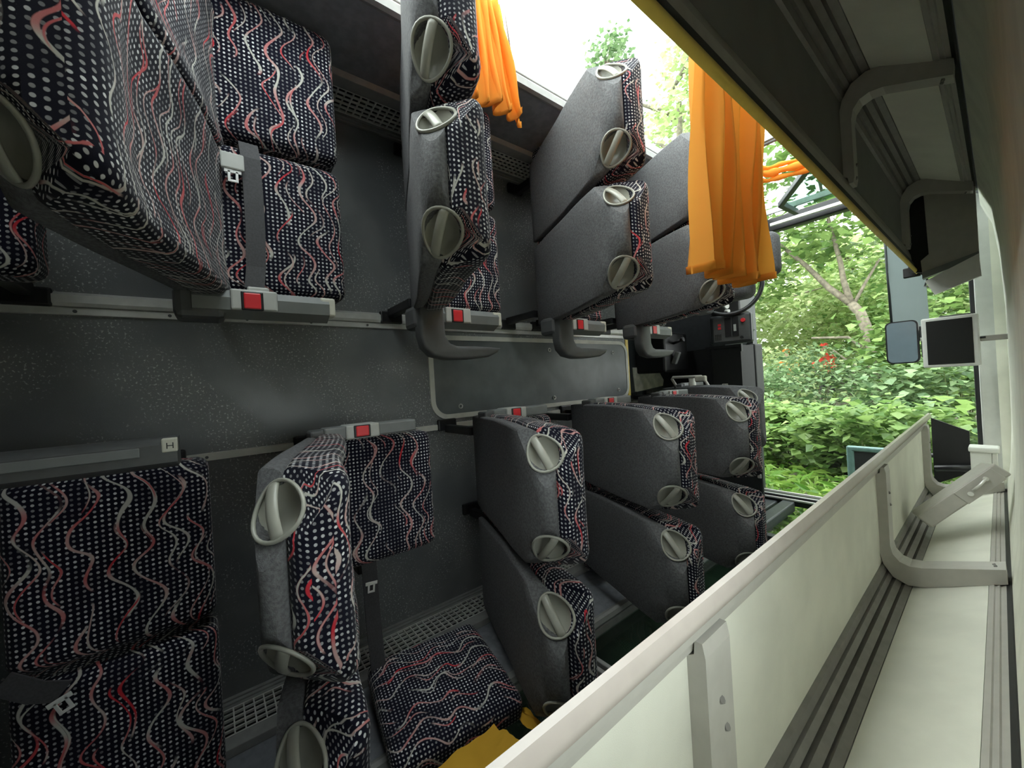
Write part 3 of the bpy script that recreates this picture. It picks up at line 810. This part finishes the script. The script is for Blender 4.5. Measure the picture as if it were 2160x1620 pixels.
# pillars: driver-side A pillar and door-side pillar (ribbed)
structure(MB().box((.45, 1.95), (3.80, 3.88), (1.085, 1.20), .012).build('trim_13', 'black'))
pr_ = MB()
for k, (z, y) in enumerate(((-1.145, 3.86), (-1.165, 3.83), (-1.185, 3.80))): pr_.box((.42, 1.95), (y - .008, y + .008), (z - .008, z + .008), .003)
structure(pr_.build('trim_14', 'alu'))
structure(MB().box((.40, 1.95), (3.81, 3.90), (-1.24, -1.16), .004).build('trim_15', 'black'))
# door on the side lying on the ground
d = bpy.data.objects.new('door_1', None); COL.objects.link(d); d['kind'] = 'structure'
MB().box((.46, 1.5), (2.9, 2.96), (-1.26, -1.19), .006).box((.66, .75), (2.95, 3.78), (-1.27, -1.19), .01).box((-.2, .62), (2.95, 3.8), (-1.27, -1.21), .01).box((1.44, 1.5), (2.96, 3.78), (-1.26, -1.19), .006).build('door_frame', 'dash', d)
MB().box((.74, 1.45), (2.96, 3.78), (-1.245, -1.24)).build('pane', 'glass', d)
p_ = thing('entrance_partition', 'dark grey partition panel between the last lower seats and the door', 'panel', (.4, 3.0, -1.0))
MB().box((-.2, .80), (2.985, 3.015), (-1.19, -.66), .012).build('panel_board', 'dash', p_, tuple(p_.location))
MB().box((.77, .795), (2.975, 2.985), (-.83, -.80), .004).build('fixing_stud', 'steel', p_, tuple(p_.location))

# driver's seat
ds = thing('driver_seat', 'black driver seat with rounded headrest behind the long orange curtain', 'driver seat', (-.1, 2.85, .62)); og = tuple(ds.location)
def pad(x, y, z, bev): return MB().box(x, y, z, bev, 4)
pad((.55, .92), (2.62, 2.76), (.38, .86), .05).build('backrest', 'shell', ds, og, smooth_angle=60)
pad((.88, 1.075), (2.60, 2.72), (.48, .74), .045).build('headrest', 'shell', ds, og, smooth_angle=60)
pad((.36, .50), (2.74, 3.12), (.38, .86), .04).build('seat_cushion', 'shell', ds, og, smooth_angle=60)
MB().box((-.2, .36), (2.80, 3.05), (.5, .74), .02).build('pedestal', 'black', ds, og)
# steering wheel with column
sw = thing('steering_wheel', 'black steering wheel in front of the driver seat beside the radio', 'steering wheel', (.56, 3.2, .60)); og = tuple(sw.location)
ax = Vector((.45, -.89, 0)).normalized(); e1 = Vector((.89, .45, 0)).normalized(); e2 = Vector((0, 0, 1)); c0 = Vector(og)
MB().tube([c0 + (e1 * math.cos(a * math.pi / 20) + e2 * math.sin(a * math.pi / 20)) * .23 for a in range(40)], .016, 10, closed=True).build('wheel_rim', 'black', sw, og)
MB().obox(c0 - ax * .02, e1, e2, ax, .07, .09, .025, .015).build('wheel_hub', 'black', sw, og)
for a in (0, 2.1, 4.2):
    MB().tube([c0 - ax * .015, c0 + (e1 * math.cos(a) + e2 * math.sin(a)) * .225], .014, 8).build('spoke', 'black', sw, og)
MB().tube([c0 - ax * .03, c0 - ax * .42], .04, 12).build('column', 'black', sw, og)
# dashboard
db = thing('dashboard', 'curved black dashboard running across the driver side under the windscreen', 'dashboard', (.2, 3.6, .6)); og = tuple(db.location)
MB().extrude([(-.2, .14), (.36, .14), (.40, .2), (.46, .30), (.48, .9), (.42, 1.15), (-.2, 1.15)], 3.55, 3.98).build('dash_body', 'dash', db, og)
MB().box((.46, .56), (3.40, 3.60), (.40, .9), .02).build('instrument_hood', 'black', db, og)
MB().obox((.49, 3.30, .45), (.8, .6, 0), (0, 0, 1), (-.6, .8, 0), .10, .07, .02, .01).build('column_cowl', 'black', db, og)
MB().tube([(.52, 3.22, .44), (.545, 3.21, .44)], .022, 12).tube([(.53, 3.21, .40), (.56, 3.2, .395)], .014, 10).build('ignition_lock', 'alu', db, og)
# radio console
rc = thing('radio_console', 'slanted grey console panel with radio and red knob beside the steering wheel', 'console', (.55, 3.25, .25)); og = tuple(rc.location)
ca = Vector((.92, .22, 0)).normalized(); cb = Vector((0, 0, 1)); cn = Vector((.22, -.92, 0)).normalized()
cc0 = Vector((.555, 3.22, .258))
def onp(a, b, h=0): return cc0 + ca * a + cb * b + cn * h
m = MB(); m.obox(onp(0, 0, -.04), ca, cb, cn, .145, .115, .04, .016); m.build('console_body', 'dash', rc, og)
MB().obox(onp(.005, .0, .001), ca, cb, cn, .125, .095, .003, .002).build('face_plate', 'armdark', rc, og)
r1 = MB().obox(onp(-.015, .015, .005), ca, cb, cn, .022, .075, .005, .003).build('radio_unit', 'black', rc, og)
r2 = MB().obox(onp(.035, .015, .005), ca, cb, cn, .022, .075, .005, .003).build('radio_unit', 'black', rc, og)
o = MB().obox(onp(.032, .005, .0105), ca, cb, cn, .009, .026, .001).build('display', 'armlight', r2); o.matrix_parent_inverse = Matrix.Translation([-v for v in og])
MB().tube([onp(.088, .055, .002), onp(.088, .055, .024)], [.018, .014], 14).build('red_knob', 'red', rc, og)
MB().tube([onp(.075, -.075, .002), onp(.075, -.075, .014)], .012, 12).build('black_knob', 'black', rc, og)
for b_ in (.028, .002): MB().obox(onp(-.075, b_ + .01, .004), ca, cb, cn, .011, .009, .004, .001).build('rocker_switch', 'red', rc, og)
g = MB()
for a_ in range(4):
    for b_ in range(4): g.obox(onp(-.105 + a_ * .012, -.075 + b_ * .012, .004), ca, cb, cn, .0035, .0035, .003)
g.build('speaker_grille', 'black', rc, og)
# black storage box
bb = thing('storage_box', 'bulky black ribbed storage box below the radio console by the windscreen', 'box', (.4, 3.6, -.05)); og = tuple(bb.location)
MB().prism([(-.2, 3.62, .135), (.32, 3.40, .135), (.55, 3.40, .135), (.59, 3.55, .135), (.56, 3.75, .135), (-.2, 3.75, .135)], (0, 0, -.40)).build('box_body', 'boxblack', bb, og)
MB().prism([(.27, 3.398, .145), (.55, 3.39, .145), (.56, 3.41, .145), (.29, 3.42, .145)], (0, 0, -.02)).prism([(.54, 3.39, .145), (.56, 3.39, .145), (.56, 3.42, .145), (.54, 3.42, .145)], (0, 0, -.06)).box((.55, .60), (3.56, 3.72), (-.28, .145), .012).build('lid_rim', 'boxblack', bb, og)
MB().box((.395, .44), (3.385, 3.40), (-.215, -.175), .003).build('badge', 'armlight', bb, og)
MB().tube([(.412 + .012 * math.cos(a), 3.384, -.195 + .012 * math.sin(a)) for a in [k * math.pi / 8 for k in range(16)]], .0025, 6, closed=True).build('badge_ring', 'black', bb, og)
# small pedals / lever blocks in the driver's footwell
pb = thing('lever_block', 'small grey lever block in the dark footwell between driver seat and hatch', 'lever', (.0, 3.1, .1)); og = tuple(pb.location)
MB().obox((.12, 3.18, .07), (.3, .2, .9), (.9, 0, -.3), (0, 1, 0), .055, .02, .02, .006).build('lever', 'armgrey', pb, og)
MB().box((-.2, .09), (3.05, 3.45), (-.05, .30), .02).build('lever_base', 'black', pb, og)
MB().tube([(.09, 3.2, .2), (.17, 3.2, .22)], .012, 8).tube([(.16, 3.2, .22), (.185, 3.2, .225)], .02, 10).build('lever_knob', 'black', pb, og)
# cream board at the step, hand rail frame
pp = thing('step_board', 'stained cream board lying at the step beyond the floor hatch', 'board', (-.19, 3.2, -.1)); og = tuple(pp.location)
MB().prism([(-.198, 2.99, .012), (-.198, 3.36, .004), (-.198, 3.40, -.02), (-.198, 3.49, -.12), (-.198, 3.47, -.175), (-.198, 3.01, -.21)], (.008, 0, 0)).build('board_sheet', 'paper', pp, og)
hr = thing('hand_rail', 'thin grey tube hand rail frame with a cream wrapped post near the black front seat', 'hand rail', (.2, 2.9, -.15)); og = tuple(hr.location)
MB().tube([(.27, 2.90, -.30), (.275, 2.9, -.19), (.225, 2.90, -.105), (.235, 2.9, -.095), (.46, 2.90, -.098), (.478, 2.9, -.115), (.53, 2.90, -.21), (.535, 2.9, -.32)], .011, 10).build('rail_tube', 'bracket', hr, og)
MB().tube([(.375, 2.92, -.10), (.395, 2.92, -.30)], .024, 12).build('wrapped_post', 'cream_edge', hr, og)
MB().obox((.46, 2.89, -.115), (1, 0, 0), (0, 0, 1), (0, 1, 0), .04, .022, .02, .01).build('wrapping', 'paper', hr, og)
MB().tube([(-.2, 2.9, -.30), (.28, 2.9, -.305)], .012, 8).build('lower_tube', 'bracket', hr, og)

# monitor, mirror, blind, visor
tv = thing('tv_monitor', 'square black screen in a pale frame hung from the roof at the front', 'monitor', (1.78, 3.32, .02)); og = tuple(tv.location)
MB().box((1.568, 1.785), (3.30, 3.345), (-.122, .165), .008).build('housing', 'white', tv, og)
MB().box((1.588, 1.762), (3.2965, 3.302), (-.105, .147), .002).build('screen', 'screen', tv, og)
MB().box((1.785, 1.90), (3.325, 3.34), (.01, .04), .004).build('mount', 'railgrey', tv, og)
MB().box((1.64, 1.76), (3.305, 3.34), (.165, .171), .002).build('side_grip', 'armgrey', tv, og)
MB().tube([(1.785, 3.30, .03), (1.805, 3.30, .03)], .006, 8).build('screw', 'black', tv, og)
mi = thing('interior_mirror', 'rounded blue-tinted interior mirror beside the black screen', 'mirror', (1.45, 3.62, .05)); og = tuple(mi.location)
def rr3(x0, x1, z0, z1, r, y, n=6): return [(p[0], y, p[1]) for p in rrect(x0, x1, z0, z1, r, n)]
MB().prism(rr3(1.375, 1.53, -.09, .19, .03, 3.60), (0, .035, 0)).build('mirror_back', 'black', mi, og)
MB().prism(rr3(1.383, 1.522, -.082, .182, .026, 3.597), (0, .004, 0)).build('mirror_face', 'mirror', mi, og)
MB().tube([(1.53, 3.63, .06), (1.60, 3.66, .055), (1.80, 3.74, .05)], .012, 8).build('mirror_arm', 'white', mi, og)
MB().box((1.535, 1.585), (3.64, 3.68), (-.06, .12), .004).build('mirror_clamp', 'dash', mi, og)
bl = thing('roller_blind', 'grey cloth windscreen blind hanging above the interior mirror', 'blind', (1.48, 3.8, .5)); og = tuple(bl.location)
m = MB(); G = []
for i in range(9):
    x = 1.385 + .18 * i / 8; G.append([m.bm.verts.new((x + .02 * (z - .2) / .5 * -.3, 3.80 + .006 * math.sin(i * 1.7 + k * .8), z)) for k, z in enumerate([.16 + .80 * q / 12 for q in range(13)])])
for i in range(8):
    for k in range(12): m.face([G[i][k], G[i + 1][k], G[i + 1][k + 1], G[i][k + 1]], smooth=True)
m.build('blind_cloth', 'blind', bl, og, recalc=False)
MB().tube([(1.372, 3.8, .96), (1.385, 3.8, .15)], .007, 8).build('blind_rod', 'dash', bl, og)
MB().box((1.40, 1.58), (3.79, 3.81), (.06, .16), .01).build('blind_end', 'black', bl, og)
sv = thing('sun_visor', 'black flap beyond the end of the lower luggage rack', 'visor', (1.63, 3.75, -.7)); og = tuple(sv.location)
MB().prism([(1.55, 3.74, -.46), (1.712, 3.74, -.54), (1.71, 3.74, -.80), (1.55, 3.74, -.90)], (0, .02, 0)).build('visor_flap', 'black', sv, og)
MB().tube([(1.56, 3.72, -.79), (1.66, 3.70, -.77), (1.72, 3.7, -.765)], .02, 10).build('visor_bar', 'blacktrim', sv, og)
wb = thing('roof_speaker', 'small white box fixed at the roof edge above the fallen cover', 'box', (1.77, 3.42, -.64)); og = tuple(wb.location)
MB().box((1.722, 1.80), (3.40, 3.50), (-.72, -.61), .006).build('box_body', 'white', wb, og)
MB().box((1.716, 1.83), (3.39, 3.51), (-.615, -.585), .008).build('box_lid', 'white', wb, og)
MB().box((1.80, 1.82), (3.40, 3.48), (-.72, -.615), .003).build('box_strip', 'alu', wb, og)
# fallen locker cover lying across the lower rack
lc = thing('locker_cover', 'fallen pale grey locker cover with latch, propped across the lower rack', 'cover', (1.7, 2.7, -.74)); og = tuple(lc.location)
la = Vector((.255, .10, .285)).normalized(); ly = Vector((-.1, .99, -.05)); ly = (ly - la * ly.dot(la)).normalized(); ln_ = la.cross(ly).normalized()
c0 = Vector((1.700, 2.74, -.715))
if ln_.z < 0: ln_ = -ln_
MB().obox(c0, la, ly, ln_, .185, .10, .032, .006).build('cover_box', 'bracket', lc, og)
def onl(a, n, h=0): return c0 + la * a - ly * (.10 + h) + ln_ * n
pl_ = MB().obox(onl(.075, -.004, .001), la, ln_, -ly, .085, .030, .002, .001).build('latch_plate', 'bracket', lc, og)
for par, nm, mm in ((pl_, 'latch_handle', MB().tube([onl(.045, -.002, .008), onl(.075, .0, .014), onl(.115, .006, .010)], .005, 8).tube([onl(.113, .006, .0), onl(.113, .006, .014)], .009, 10)), (pl_, 'latch_lock', MB().tube([onl(.028, -.008, .0), onl(.028, -.008, .008)], .010, 10))):
    o = mm.build(nm, 'alu', par); o.matrix_parent_inverse = Matrix.Translation([-v for v in og])
# broken-off end parts of the upper rack
ep = thing('rack_end_panel', 'grey end panel closing the upper luggage rack with a black opening', 'panel', (1.7, 3.3, .65)); og = tuple(ep.location)
MB().prism([(1.605, 3.27, .92), (1.80, 3.27, .85), (1.80, 3.27, .455), (1.590, 3.27, .40), (1.585, 3.27, .50), (1.618, 3.27, .53), (1.612, 3.27, .86)], (0, .05, 0)).build('panel_board', 'railgrey', ep, og)
MB().prism([(1.53, 3.30, .93), (1.66, 3.30, .92), (1.66, 3.30, .42), (1.53, 3.30, .45)], (0, .02, 0)).build('opening', 'black', ep, og)
MB().prism([(1.588, 3.26, .43), (1.80, 3.26, .49), (1.80, 3.26, .455), (1.588, 3.26, .395)], (0, .06, 0)).build('panel_edge', 'armgrey', ep, og)
fc = thing('flap_cover', 'loose pale flap with a slot tilting below the upper rack end', 'cover', (1.7, 3.25, .4)); og = tuple(fc.location)
MB().prism([(1.60, 3.22, .372), (1.80, 3.20, .468), (1.805, 3.20, .35), (1.635, 3.22, .288)], (0, .02, 0)).build('flap_sheet', 'white', fc, og)
MB().prism([(1.70, 3.216, .372), (1.755, 3.212, .400), (1.757, 3.212, .394), (1.702, 3.216, .366)], (0, .003, 0)).build('slot', 'white', fc, og)
MB().tube([(1.575, 3.37, .45), (1.60, 3.36, .40), (1.59, 3.34, .36), (1.62, 3.3, .345), (1.65, 3.26, .35)], .005, 6).build('dangling_wire', 'black', fc, og)

# driver's quarter window and outside mirrors
qw = thing('quarter_window_mirror', 'dark framed quarter window with green-tinted pane by the driver side pillar', 'window', (1.0, 3.5, 1.14)); og = tuple(qw.location)
fr = MB(); P = [(1.145, 2.97, 1.14), (.888, 3.39, 1.14), (.905, 3.66, 1.14)]
for a, b_ in zip(P[:-1], P[1:]): fr.obox((Vector(a) + Vector(b_)) / 2, (Vector(b_) - Vector(a)).normalized(), (0, 0, 1), (Vector(b_) - Vector(a)).normalized().cross(Vector((0, 0, 1))), (Vector(b_) - Vector(a)).length / 2 + .012, .02, .018, .006)
fr.build('pane_frame', 'dash', qw, og)
MB().prism([(1.15, 2.99, 1.15), (.90, 3.39, 1.15), (.91, 3.66, 1.15), (1.20, 3.62, 1.15), (1.40, 3.3, 1.15)], (0, 0, .004)).build('pane', 'tint', qw, og)
MB().box((.70, 1.5), (3.74, 3.76), (1.115, 1.14), .004).build('lower_bar', 'alu', qw, og)
em = thing('exterior_mirror', 'teal exterior mirror housing outside the windscreen low beside the bushes', 'mirror', (1.1, 4.3, -.85)); og = tuple(em.location)
MB().box((1.00, 1.30), (4.27, 4.33), (-.815, -.775), .012).box((1.0, 1.05), (4.27, 4.34), (-1.2, -.79), .015).build('housing', 'teal', em, og)
MB().box((1.05, 1.30), (4.285, 4.295), (-1.2, -.815)).build('mirror_face', 'blacktrim', em, og)
MB().tube([(1.29, 4.3, -.79), (1.55, 4.25, -.8), (1.8, 4.1, -.9)], .018, 8).build('mirror_arm', 'black', em, og)

# ---------------------------------------------------------------- outside
gr = MB(); G = []
for i in range(25):
    y = -8 + 44 * i / 24; row = []
    for k in range(31):
        x = -22 + 44 * k / 30
        inside = (-.9 < x < 3) and (-4 < y < 4.6)
        h_ = -1.38 + (0 if inside else .12 * math.sin(x * 1.3 + y) + .08 * math.sin(y * 2.1))
        h_ += max(0, y - 10) * .10
        row.append(gr.bm.verts.new((x, y, h_)))
    G.append(row)
for i in range(24):
    for k in range(30): gr.face([G[i][k], G[i][k + 1], G[i + 1][k + 1], G[i + 1][k]], smooth=True)
structure(gr.build('ground', 'grass'))

def leaves(name, mat, parent, pts, size, seed, org, droop=.5, ratio=2.0, jit=.35):
    """one mesh of separate folded leaves at pts"""
    rn = random.Random(seed); V = []; F = []
    for p in pts:
        s_ = size * rn.uniform(.6, 1.4); az = rn.uniform(0, 6.283); el = rn.uniform(-.9, .5)
        d = Vector((math.cos(az) * math.cos(el), math.sin(az) * math.cos(el), math.sin(el)))
        sd = d.cross(Vector((rn.uniform(-jit, jit), rn.uniform(-jit, jit), 1))).normalized(); up_ = sd.cross(d)
        q = Vector(p) - Vector(org); b0 = len(V); w_ = s_ / ratio
        V += [q, q + d * s_ * .45 + sd * w_ + up_ * s_ * .08, q + d * s_ - up_ * s_ * .1, q + d * s_ * .45 - sd * w_ + up_ * s_ * .08]
        F += [(b0, b0 + 1, b0 + 2), (b0, b0 + 2, b0 + 3)]
    me = bpy.data.meshes.new(name); me.from_pydata([tuple(v) for v in V], [], F); me.materials.append(MT[mat]); me.update()
    o = bpy.data.objects.new(name, me); link(o, parent); 
    if parent is None: o.location = org
    return o

def cloudpts(n, centres, rad, seed):
    rn = random.Random(seed); out = []
    for _ in range(n):
        c = rn.choice(centres); out.append((c[0] + rn.gauss(0, rad[0]), c[1] + rn.gauss(0, rad[1]), c[2] + rn.gauss(0, rad[2])))
    return out

def bush(label, base, spread, height, n, size, mat, seed, ratio=2.0, clumps=14, group=None, name='bush'):
    rn = random.Random(seed); t = thing(name, label, name, base, group)
    cs = [(base[0] + rn.uniform(-spread[0], spread[0]), base[1] + rn.uniform(-spread[1], spread[1]), base[2] + height * (.12 + .88 * rn.random())) for _ in range(clumps)]
    pts = cloudpts(n, cs, (spread[0] * .28, spread[1] * .28, height * .13), seed + 1)
    pts = [p if p[2] > base[2] else (p[0], p[1], base[2] + rn.random() * height * .3) for p in pts]
    leaves('foliage', mat, t, pts, size, seed + 2, base, ratio=ratio)
    m = MB()
    for c in cs[:10]: m.tube([(base[0] + (c[0] - base[0]) * .3, base[1] + (c[1] - base[1]) * .3, base[2] - .1), ((base[0] * .4 + c[0] * .6), (base[1] * .4 + c[1] * .6), base[2] + (c[2] - base[2]) * .55), c], [.012, .009, .004], 5)
    m.build('stems', 'stalk', t, base); return t

def tree(label, trunk, branches, clumps, n, size, rad, mat, seed, ratio=2.2):
    base = trunk[0][0]; t = thing('tree', label, 'tree', base)
    MB().tube([p for p, r in trunk], [r for p, r in trunk], 10).build('trunk', 'wood', t, base)
    for b_ in branches: MB().tube([p for p, r in b_], [r for p, r in b_], 7).build('branch', 'wood', t, base)
    leaves('foliage', mat, t, cloudpts(n, clumps, rad, seed), size, seed + 1, base, ratio=ratio)
    return t

rn = random.Random(21)
# forked tree straight ahead
trunk = [((.60, 9, -1.5), .11), ((.55, 9, -.9), .10), ((.53, 9, -.36), .095), ((.486, 9, .294), .085), ((.367, 9, .807), .075), ((.249, 9, 1.0), .068)]
br = [[((.26, 9, .98), .06), ((-.05, 9, 1.35), .05), ((-.365, 9, 1.84), .04), ((-.73, 9, 2.32), .03), ((-1.2, 9, 2.9), .018)],
      [((.25, 9, 1.0), .055), ((.17, 9, 1.4), .045), ((.14, 9, 1.75), .038), ((.02, 9, 2.5), .03), ((-.1, 9, 3.4), .02)],
      [((.28, 9, .96), .03), ((.45, 9.1, 1.35), .024), ((.62, 9.2, 1.7), .015)],
      [((.50, 9, .05), .03), ((.2, 8.9, .40), .025), ((-.3, 8.8, .45), .018)],
      [((.54, 9, -.4), .03), ((.25, 8.9, -.1), .022), ((.0, 8.8, .2), .012)]]
cl = [(rn.uniform(-2.6, 2.6), rn.uniform(8.3, 10), rn.uniform(1.5, 4.2)) for _ in range(46)]
tree('slim forked tree with pale trunk straight ahead through the windscreen', trunk, br, cl, 5200, .16, (.34, .3, .2), 'leaf_a', 31)
# crowns seen above through the side windows
def crown(label, base, top, seed, n, mat, spread, cz_, size=.2, k=34):
    r2 = random.Random(seed)
    tk = [(base, .16), ((base[0], base[1], (base[2] + top) / 2), .12), ((base[0] + .2, base[1], top), .05)]
    bs = []
    cl_ = []
    for _ in range(k):
        a = r2.uniform(0, 6.28); rr = r2.uniform(.15, 1) * spread; zz_ = r2.uniform(cz_[0], cz_[1])
        cl_.append((base[0] + rr * math.cos(a), base[1] + rr * math.sin(a), zz_))
    for c in cl_[:9]: bs.append([((base[0], base[1], c[2] - spread * .35), .05), ((base[0] * .4 + c[0] * .6, base[1] * .4 + c[1] * .6, c[2] - .15), .03), (c, .012)])
    return tree(label, tk, bs, cl_, n, size, (spread * .13, spread * .13, .22), mat, seed + 3)
crown('broad pale tree crown overhanging the upper side windows behind the window seats', (-2.3, 8.0, -1.4), 5.6, 5, 3600, 'leaf_c', 1.35, (3.4, 6.6), .12, 34)
crown('slim tree top seen against white sky above the outlined window seat', (-4.75, 9.3, -1.4), 8.8, 15, 900, 'leaf_b', .85, (7.4, 9.2), .13, 14)
crown('tall pale green tree beyond the driver side window', (-3.1, 12.5, -1.2), 5.0, 25, 6500, 'leaf_c', 2.4, (1.4, 3.9), .16, 40)
crown('light green tree standing far behind the forked trunk', (3.4, 14, -1.0), 5.5, 35, 6500, 'leaf_a', 3.0, (1.0, 4.2), .18, 42)
crown('dense deep green tree at the driver side edge of the wood', (-6.0, 15, -1.0), 6.0, 45, 5500, 'leaf_b', 2.6, (1.0, 5.6), .22, 46)
crown('wide pale tree closing the view far behind the bushes', (-.9, 19, -.6), 6.0, 55, 9000, 'leaf_c', 4.6, (.5, 4.5), .25, 56)
# bushes
B = [('low leafy bush pressed against the windscreen beside the exterior mirror', (.95, 5.7, -1.4), (.55, .5), .80, 2200, .085, 'leaf_a', 1.5),
     ('broad-leaved bramble bush at the bottom corner of the windscreen', (.2, 6.1, -1.4), (.6, .5), .72, 2300, .085, 'leaf_a', 1.4),
     ('deep green fine-leaved bush in front of the forked trunk', (-.1, 7.3, -1.4), (.75, .5), 1.15, 2600, .085, 'leaf_b', 2.4),
     ('dark shrub at the roof-side edge of the windscreen', (1.5, 7.2, -1.4), (.7, .6), 1.25, 3000, .085, 'leaf_b', 1.7),
     ('pale bush beside the black storage box outside', (-1.0, 7.6, -1.4), (.7, .5), 1.25, 2300, .085, 'leaf_c', 2.2),
     ('feathery grey-green bush in the middle of the windscreen', (-.35, 9.0, -1.4), (1.1, .6), 1.55, 3300, .09, 'leaf_b', 2.8),
     ('bright leafy bush under the interior mirror', (1.5, 8.4, -1.4), (.8, .5), 1.9, 3200, .10, 'leaf_a', 1.6),
     ('sunlit yellow-green bush standing far beyond the dashboard', (-2.4, 11, -1.3), (1.4, .8), 1.5, 3300, .12, 'leaf_c', 2.2),
     ('tall light green thicket behind the two distant people', (-2.6, 15.5, -1.0), (3.0, 1.0), 3.4, 9000, .15, 'leaf_c', 2.2),
     ('green thicket behind the forked trunk below its leaves', (1.6, 13, -1.1), (2.2, .9), 3.2, 7500, .14, 'leaf_a', 2.2),
     ('high green thicket filling the far view behind everything', (.0, 23, -.4), (6.0, 1.2), 4.2, 9000, .26, 'leaf_a', 2.0),
     ('shaded undergrowth bush outside the driver side window', (-3.4, 8.8, -1.4), (1.2, 1.0), 2.6, 3200, .14, 'leaf_a', 2.0)]
for i, (lb, bs_, sp_, ht, n, sz, mt_, rt_) in enumerate(B): bush(lb, bs_, sp_, ht, n, sz, mt_, 100 + 7 * i, rt_, 16)
# grass tufts by the door and under the windows
pts = []
rn = random.Random(77)
for _ in range(5200): pts.append((rn.uniform(-1.2, 2.2), rn.uniform(2.9, 7.0), -1.39 + rn.random() * .10))
g_ = leaves('grass', 'blade', None, pts, .15, 78, (0, 5, -1.38), ratio=7, jit=1.5); g_['kind'] = 'stuff'; tag(g_, 'short green grass pressed under the door glass and in front of the windscreen', 'grass')
# distant people
def person(label, base, jacket, seed, bend=0.0, arms=0.3):
    t = thing('person', label, 'person', base)
    J = {'pel': (0, 0, .92), 'wai': (0, -.02 - bend * .1, 1.08), 'che': (0, -.03 - bend * .25, 1.30), 'nek': (0, -.04 - bend * .36, 1.47), 'hd1': (0, -.06 - bend * .42, 1.56), 'hd2': (0, -.06 - bend * .46, 1.68)}
    Rr = {'pel': (.15, .11), 'wai': (.14, .10), 'che': (.17, .11), 'nek': (.055, .055), 'hd1': (.075, .085), 'hd2': (.07, .08)}
    E_ = [('pel', 'wai'), ('wai', 'che'), ('che', 'nek'), ('nek', 'hd1'), ('hd1', 'hd2')]
    for s_, nm in ((-1, 'l'), (1, 'r')):
        J.update({'hip' + nm: (s_ * .10, 0, .86), 'kne' + nm: (s_ * .12, -.03 - .1 * bend, .48), 'ank' + nm: (s_ * .12, .02, .09), 'toe' + nm: (s_ * .13, -.13, .04),
                  'sho' + nm: (s_ * .19, -.03 - bend * .28, 1.40), 'elb' + nm: (s_ * .27, -.05 - arms * .4, 1.14), 'wri' + nm: (s_ * .22, -.14 - arms * .7, .95 + arms * .2), 'han' + nm: (s_ * .20, -.20 - arms * .8, .90 + arms * .2)})
        Rr.update({'hip' + nm: (.09, .09), 'kne' + nm: (.062, .062), 'ank' + nm: (.045, .05), 'toe' + nm: (.045, .03), 'sho' + nm: (.07, .07), 'elb' + nm: (.048, .048), 'wri' + nm: (.034, .034), 'han' + nm: (.035, .022)})
        E_ += [('pel', 'hip' + nm), ('hip' + nm, 'kne' + nm), ('kne' + nm, 'ank' + nm), ('ank' + nm, 'toe' + nm), ('che', 'sho' + nm), ('sho' + nm, 'elb' + nm), ('elb' + nm, 'wri' + nm), ('wri' + nm, 'han' + nm)]
        for f in range(4):
            k = 'f%d%s' % (f, nm); J[k] = (s_ * (.20 + (f - 1.5) * .012), -.26 - arms * .85, .86 + arms * .2); Rr[k] = (.009, .009); E_.append(('han' + nm, k))
        k = 'th' + nm; J[k] = (s_ * .17, -.22 - arms * .82, .90 + arms * .2); Rr[k] = (.01, .01); E_.append(('wri' + nm, k))
    ks = list(J); me = bpy.data.meshes.new('body'); me.from_pydata([J[k] for k in ks], [(ks.index(a), ks.index(b_)) for a, b_ in E_], [])
    o = bpy.data.objects.new('body', me); link(o)
    md = o.modifiers.new('s', 'SKIN')
    for i, k in enumerate(ks): me.skin_vertices[0].data[i].radius = Rr[k]
    me.skin_vertices[0].data[0].use_root = True
    o.modifiers.new('d', 'SUBSURF').levels = 1
    bpy.context.view_layer.update(); dg = bpy.context.evaluated_depsgraph_get()
    m2 = bpy.data.meshes.new_from_object(o.evaluated_get(dg)); o.modifiers.clear(); o.data = m2; m2.materials.clear()
    for mm in ('skin', jacket, 'black'): m2.materials.append(MT[mm])
    for p in m2.polygons:
        p.use_smooth = True; c = p.center
        p.material_index = 0 if c.z > 1.49 or (c.z < 1.0 and c.y < -.2 - arms * .55 and c.z > .8) else (1 if c.z > .92 else 2)
    o.parent = t
    hm = MB(); g = bmesh.new(); bmesh.ops.create_uvsphere(g, u_segments=14, v_segments=8, radius=1)
    hc = Vector(J['hd2']) + Vector((0, .01, .02))
    for v in g.verts: v.co = hc + Vector((v.co.x * .105, v.co.y * .12, max(v.co.z, -.15) * .10))
    hm.add(g); hm.build('helmet', jacket, t)
    return t
person('distant person in red jacket and dark trousers standing behind the bushes', (-1.25, 14.0, -1.22), 'redcloth', 1, .2, .5)
person('distant person in orange jacket half hidden among the yellow-green bushes', (-2.14, 14.0, -1.30), 'orangecloth', 2, .5, .3)
